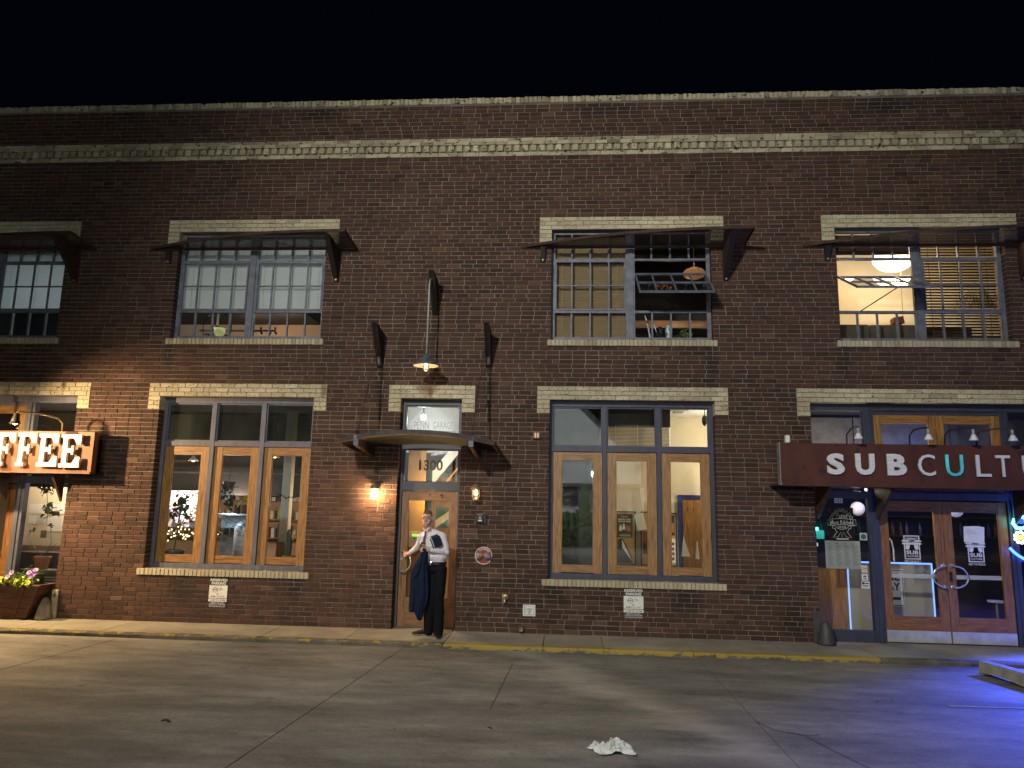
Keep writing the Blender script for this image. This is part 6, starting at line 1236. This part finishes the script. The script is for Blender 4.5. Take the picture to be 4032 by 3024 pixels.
MB().tube([(7.02 + .52 * math.cos(a), y + .02, 1.62 + .42 * math.sin(a)) for a in [R(-150 + 270 * k / 40) for k in range(41)]], .02, 8).build('blue_tube', bl_, t)
nbl = lamp('neon_blue_light', 'AREA', (7.8, -.42, 1.95), 720, (.055, .10, 1.0), .4, aim=(7.3, -2.4, -.1), parent=t); nbl.data.spread = R(102); lamp('neon_glow', 'POINT', (7.05, -.12, 1.85), 10, (.05, .12, 1.0), .1, parent=t)

# ------------------------------------------------------------------ upper rooms
def slats(t, x0, x1, z0, z1, y, pitch, depth, tilt, mat):
    me = MB().obox((0, 0, 0), ((x1 - x0) / 2, 0, 0), (0, depth / 2 * math.cos(tilt), -depth / 2 * math.sin(tilt)), (0, .0008, .0012)).mesh('slat', mat); z = z0
    if mat == 'blind_w': q = (depth / 2 * math.cos(tilt), depth / 2 * math.sin(tilt)); h = (x1 - x0) / 2; me = MB().quad((-h, -q[0], q[1]), (h, -q[0], q[1]), (h, q[0], -q[1]), (-h, q[0], -q[1])).mesh('slat', mat)
    while z < z1: share('slat', me, ((x0 + x1) / 2, y, z), (random.uniform(-.05, .05), random.uniform(-.0015, .0015), 0), t); z += pitch
    m = MB()
    for u in (.12, .5, .88): x = x0 + (x1 - x0) * u; m.box(x - .004, x + .004, y - depth * .5 - .002, y - depth * .5, z0, z1)
    m.build('cord', mat, t); MB().box(x0, x1, y - depth * .5, y + depth * .5, z0 - .028, z0 - .012).build('bottom_rail', mat, t)
G_ = 'blinds behind the windows'
for (a, b, lb) in ((-9.80, -8.50, 'pale grey blind lowered in the upper window cut by the left edge'), (-6.50, -5.25, 'pale grey blind in the left half of the upper window over the potted plants'), (-5.24, -3.99, 'pale grey blind in the right half of the upper window over the potted plants'), (-11.04, -9.81, 'pale grey blind left of the picture edge in the cut off window')):
    t = thing('window_blind', ((a + b) / 2, .25, 5.08), lb, 'blind', G_); slats(t, a, b, 5.09, 6.33, .25, .0245, .026, R(62), 'blind_w')
t = thing('window_blind', (.4, .25, 4.6), 'closed tan wooden blind left of the open upper vent', 'blind', G_); slats(t, -.18, 1.01, 4.60, 6.33, .26, .047, .050, R(48), 'blind_t')
t = thing('window_blind', (6.2, .25, 4.6), 'half open brown wooden blind glowing in the upper right window', 'blind', G_); slats(t, 5.65, 6.81, 4.64, 6.33, .27, .0475, .050, R(13), 'blind_b')
for (x, z, p) in ((-9.2, 5.45, 40), (-7.0, 5.5, 18), (-4.7, 5.5, 18)): lamp('blind_fill_light', 'POINT', (x, 1.6, z), p, (.86, .97, 1.0), .15)  # unseen lamps added to brighten the grey blinds from behind
t = thing('roller_blind', (4.9, .24, 6.1), 'dark half lowered roller blind above the white globe lamp', 'blind', G_); MB().box(4.31, 5.50, .225, .23, 5.985, 6.30).build('cloth', pm('dark_red_blind_cloth', (.05, .022, .02), .9, var=.3), t); MB().box(4.31, 5.50, .22, .235, 5.965, 5.985).build('bottom_bar', 'black', t)
# left: warm strip under a dark ceiling, chandelier, shade
struct('interior_ceiling', MB().box(-9.9, -5.35, .9, 3.99, 5.72, 5.78), 'dark_wall'); struct('interior_wall', MB().box(-9.2, -5.35, 3.9, 3.99, 4.27, 5.72), 'tan_wall')
lamp('loft_light', 'POINT', (-6.4, 3.0, 5.3), 15, (1, .66, .40), .1); lamp('loft_light', 'POINT', (-5.75, 2.9, 5.5), 10, (1, .66, .40), .1)
t = thing('wheel_chandelier', (-6.33, 1.2, 5.0), 'black wheel chandelier hanging inside the upper window with grey blinds', 'chandelier'); MB().tube([(-6.33, 1.2, 5.7), (-6.33, 1.2, 5.02)], .018, 8).build('stem', 'enamel', t); m = MB(); m.tube([(-6.33 + .27 * math.cos(a), 1.2, 4.97 + .30 * math.sin(a)) for a in [6.283 * k / 28 for k in range(28)]], .008, 6, closed=True); m.build('ring', 'black', t); m = MB(); m.tube([(-6.33, 1.2, 5.02), (-6.50, 1.2, 4.80)], .014, 6).tube([(-6.33, 1.2, 5.02), (-6.16, 1.2, 4.80)], .014, 6).tube([(-6.33, 1.2, 5.02), (-6.33, 1.2, 4.78)], .014, 6).tube([(-6.56, 1.2, 4.86), (-6.12, 1.2, 4.84)], .014, 6); m.build('arm', 'black', t)
t = thing('glass_shade', (-6.17, 1.0, 4.8), 'pale green glass lampshade behind the black chandelier', 'lampshade'); MB().lathe([(.10, .13), (.085, .02), (.05, -.03), (0, -.035)], (-6.18, 1.0, 4.79), 16).build('bowl', emis('green_glass_shade', (.55, .60, .25), .35), t, smooth=True)
t = thing('track_spotlight', (-5.9, 2.2, 5.2), 'black ceiling track with spot heads in the upper left room', 'track light'); MB().box(-7.2, -5.7, 2.2, 2.24, 5.16, 5.19).build('track', 'black', t)
for x in (-5.95, -5.78, -5.66): MB().tube([(x, 2.2, 5.24), (x, 2.2, 5.16), (x + .05, 2.15, 5.10)], .022, 6).build('spot_head', 'black', t)
# middle: dark room, warm strip, pendant, things on the sill
struct('interior_wall', MB().box(.9, 3.29, 2.95, 2.99, 5.43, 5.585), 'tan_wall'); lamp('strip_light', 'POINT', (2.1, 2.3, 5.5), 7.5, (1, .62, .36), .08)
t = thing('loft_pendant', (2.24, 1.0, 5.93), 'tan disc shaped pendant lamp in the dark open upper window', 'lamp'); MB().lathe([(.0, .098), (.06, .092), (.15, .05), (.195, .0), (.17, -.06), (.09, -.098), (0, -.10)], (2.24, 1.0, 5.93), 26).build('shade', emis('tan_lamp_paper', (.50, .22, .085), .42), t, smooth=True); MB().tube([(2.24, 1.0, 6.02), (2.24, 1.0, 7.35)], .005, 5).build('cord', 'enamel', t)
MB().box(-.2, 2.32, .302, .62, 4.44, 4.497).build('window_ledge', 'dark_floor', bld)
t = thing('desk_lamp', (1.42, .5, 4.5), 'thin metal lamp arms standing in the lower right of the open upper window', 'lamp'); MB().tube([(1.43, .5, 4.5), (1.38, .5, 4.8), (1.33, .5, 5.03)], .009, 6).tube([(1.445, .5, 4.5), (1.40, .5, 4.8), (1.35, .5, 4.98)], .006, 6).build('arm', 'galv', t); MB().tube([(1.60, .5, 4.5), (1.46, .5, 4.93)], .008, 6).build('arm', 'galv', t)
t = thing('black_bust', (1.56, .52, 4.5), 'black rounded figure on the sill of the open upper window', 'figure'); MB().ball((1.56, .54, 4.60), (.085, .07, .13), 14).ball((1.585, .54, 4.77), (.055, .055, .085), 14).build('body', 'black', t, smooth=True)
t = thing('patterned_vase', (1.71, .48, 4.5), 'black and pale blue vase on the sill of the open upper window', 'vase'); MB().lathe([(.04, 0), (.055, .08), (.05, .2), (.06, .27), (.05, .35), (0, .36)], (1.71, .48, 4.50), 16).build('body', pm('blue_glaze', (.30, .42, .45), .3, var=.95, scale=22), t, smooth=True)
t = pot('window_fern', 1.97, .5, 4.45, .07, .09, .12, 'iron', 'small fern on the sill of the open upper window'); bush(t, (1.97, .48, 4.66), (.17, .08, .14), 60, ms=[leaf_mesh(.09, .014, 'leaf_g') for k in range(4)])
t = thing('dried_flowers', (1.4, 1.6, 5.9), 'dim orange dried flowers behind the open vent', 'flowers'); bush(t, (1.75, 1.3, 5.78), (.22, .1, .07), 34, ms=[leaf_mesh(.06, .02, 'terra')]); lamp('ember_light', 'POINT', (1.8, 1.0, 5.62), .9, (1, .5, .2), .05)
# right: cream room, big globe, shade, sofa, palm
lamp('globe_light', 'POINT', (5.69, .8, 6.0), 66, (1, .74, .42), .25); lamp('globe_light', 'POINT', (4.7, .75, 5.9), 26, (1, .74, .42), .2)
t = thing('globe_pendant', (5.70, 1.2, 6.23), 'large glowing white globe lamp in the upper right window', 'lamp'); MB().ball((5.70, 1.2, 6.27), (.345, .345, .255), 28).build('globe', emis('white_globe', (1, .95, .85), 3.2), t, smooth=True); MB().tube([(5.70, 1.2, 6.5), (5.70, 1.2, 7.35)], .008, 6).build('cord', 'white', t)
t = thing('wooden_lampshade', (5.51, .8, 5.03), 'small wooden lampshade on the sill shelf under the globe lamp', 'lampshade'); MB().add([(5.435, .75, 4.98), (5.60, .75, 4.98), (5.60, .9, 4.98), (5.435, .9, 4.98), (5.43, .75, 5.07), (5.585, .75, 5.10), (5.585, .9, 5.10), (5.43, .9, 5.07)], [(0, 1, 5, 4), (1, 2, 6, 5), (2, 3, 7, 6), (3, 0, 4, 7), (4, 5, 6, 7)]).build('shade', 'terra', t)
t = thing('pull_cord', (5.6, .9, 5.0), 'thin pull cord with a small knob hanging beside the globe lamp', 'cord'); MB().tube([(5.66, .9, 6.0), (5.645, .9, 5.06)], .0045, 5).build('cord', 'brass', t); MB().ball((5.645, .9, 5.045), .014, 8).build('knob', 'brass', t)
t = thing('sofa', (5.1, .6, 4.27), 'grey sofa back seen behind the lower panes of the upper right window', 'sofa'); m = MB(); m.box(4.30, 4.95, .55, .80, 4.3, 4.905).box(4.96, 5.70, .55, .80, 4.3, 4.90); m.build('back', pm('grey_upholstery', (.075, .066, .052), .9, var=.25, scale=5), t, bevel=.03)
t = thing('sideboard', (6.2, .8, 4.27), 'dark low cabinet behind the glowing brown blind', 'cabinet'); MB().box(5.78, 6.62, .7, 1.1, 4.3, 4.90).build('body', 'dark_floor', t)
t = pot('potted_palm', 6.92, .95, 4.30, .13, .17, .3, 'terra', 'palm plant behind the glowing brown blind'); MB().tube([(6.92, .95, 4.5), (6.95, .95, 5.3)], .02, 6).build('stem', 'leaf_d', t); m = MB()
for k in range(11):
    a = random.uniform(0, 6.28); L = random.uniform(.28, .46)
    for q in range(9):
        u = q / 8; p = Vector((6.95 + L * u * math.cos(a), .95 + .25 * L * u * math.sin(a), 5.3 + .26 * math.sin(u * 2.2) * (1 + .5 * math.sin(a * 3)) - .25 * u * u))
        for sgn in (-1, 1): e = p + Vector((.03 * math.cos(a), 0, -.10 * sgn - .03)); m.add([p, e, p + Vector((.012, 0, .006))], [(0, 1, 2)])
tag(m.build('frond', 'leaf_d', t), kind='stuff')

# ------------------------------------------------------------------ across the lot: what the glass mirrors
sp = thing('street_lamp', (STREET.x, STREET.y - .6, LZ), 'street lamp on a tall post across the parking lot', 'street lamp'); MB().tube([(STREET.x, STREET.y - 1.6, LZ), (STREET.x, STREET.y - 1.6, 8.2), (STREET.x, STREET.y - 1.4, 8.5), (STREET.x, STREET.y - .35, 8.55)], .07, 10).build('post', 'galv', sp); MB().box(STREET.x - .16, STREET.x + .16, STREET.y - .4, STREET.y + .3, 8.46, 8.62).build('head', 'galv', sp, bevel=.03)
MB().box(STREET.x - .12, STREET.x + .12, STREET.y - .2, STREET.y + .2, 8.452, 8.459).build('lens', emis('street_lens', (1, .93, .78), 12), sp)
hs = thing('white_house', (-2, -33, LZ), 'white gabled house across the parking lot', 'house')
MB().box(-11, 4.5, -36, -31, LZ, 5.0).build('wall', 'white_wall', hs); MB().prism([(-11, 5.0), (-8.5, 5.0), (-8.5, 5.0)], -31, -30.9)
for (xa, xb, zt) in ((-10.8, -5.0, 8.2), (-3.6, 3.6, 8.6)): MB().prism([(xa, 5.0), (xb, 5.0), ((xa + xb) / 2, zt)], -36, -30.98).build('gable', 'white_wall', hs); c = (xa + xb) / 2; m = MB(); m.obox(((xa + c) / 2, -33.2, (5.0 + zt) / 2 + .12), ((c - xa) / 2 + .25, 0, (zt - 5) / 2 + .22), (0, 3.0, 0), (-.06, 0, .1)); m.obox(((xb + c) / 2, -33.2, (5.0 + zt) / 2 + .12), ((xb - c) / 2 + .25, 0, -(zt - 5) / 2 - .22), (0, 3.0, 0), (.06, 0, .1)); m.build('roof', 'iron', hs)
MB().box(-11.2, 4.8, -31.0, -28.6, 3.0, 3.18).build('porch_roof', 'iron', hs)
for x in (-10, -7, -4, -1, 2, 4.3): MB().box(x - .1, x + .1, -28.9, -28.7, LZ, 3.0).build('porch_post', 'white', hs)
lamp('house_flood_light', 'SPOT', (-3, -21, 6.5), 11000, (.92, .98, 1.0), .3, aim=(-2.5, -31, 5.6), spot=105)
hl = [leaf_mesh(.30, .11, 'leaf_g') for k in range(3)]
hg = thing('hedge', (1.5, -25, LZ), 'clipped green hedge across the parking lot', 'hedge'); m = MB(); rg = random.Random(21)
for k in range(2600):
    x, z = rg.uniform(-2.5, 4.5), rg.uniform(LZ, 1.75 + .12 * math.sin(rg.uniform(0, 6))); y = -25.6 + rg.uniform(-.1, .5); p = Vector((x, y, z)); a = Vector((rg.uniform(-.1, .1), rg.uniform(-.05, .05), rg.uniform(-.1, .1))); b = Vector((rg.uniform(-.06, .06), rg.uniform(-.06, .06), rg.uniform(-.06, .06))); m.add([p - a, p + b, p + a, p - b], [(0, 1, 2, 3)])
m.box(-2.5, 4.5, -26.3, -25.7, LZ, 1.6); tag(m.build('foliage', 'leaf_g', hg), kind='stuff')
tr_ = thing('conifer_tree', (1.1, -26.4, LZ), 'small conifer rising behind the hedge across the lot', 'tree'); MB().tube([(1.1, -26.4, LZ), (1.1, -26.4, 2.9)], [.08, .02], 8).build('trunk', 'plank', tr_); m = MB()
for k in range(1500): z = rg.uniform(.6, 3.05); rr_ = .62 * (3.15 - z) / 2.5 * rg.uniform(.5, 1); a = rg.uniform(0, 6.28); p = Vector((1.1 + rr_ * math.cos(a), -26.4 + rr_ * math.sin(a), z)); d = Vector((rg.uniform(-.06, .06), rg.uniform(-.06, .06), rg.uniform(-.1, .1))); b = Vector((rg.uniform(-.05, .05), rg.uniform(-.05, .05), rg.uniform(-.04, .04))); m.add([p - d, p + b, p + d, p - b], [(0, 1, 2, 3)])
tag(m.build('crown', 'leaf_g', tr_), kind='stuff'); lamp('hedge_light', 'POINT', (1.5, -22.0, 3.4), 1500, (.95, 1, .9), .2)
lamp('lot_fill', 'AREA', (2, -24, 9), 0.001, (1, 1, 1), 1) if False else None
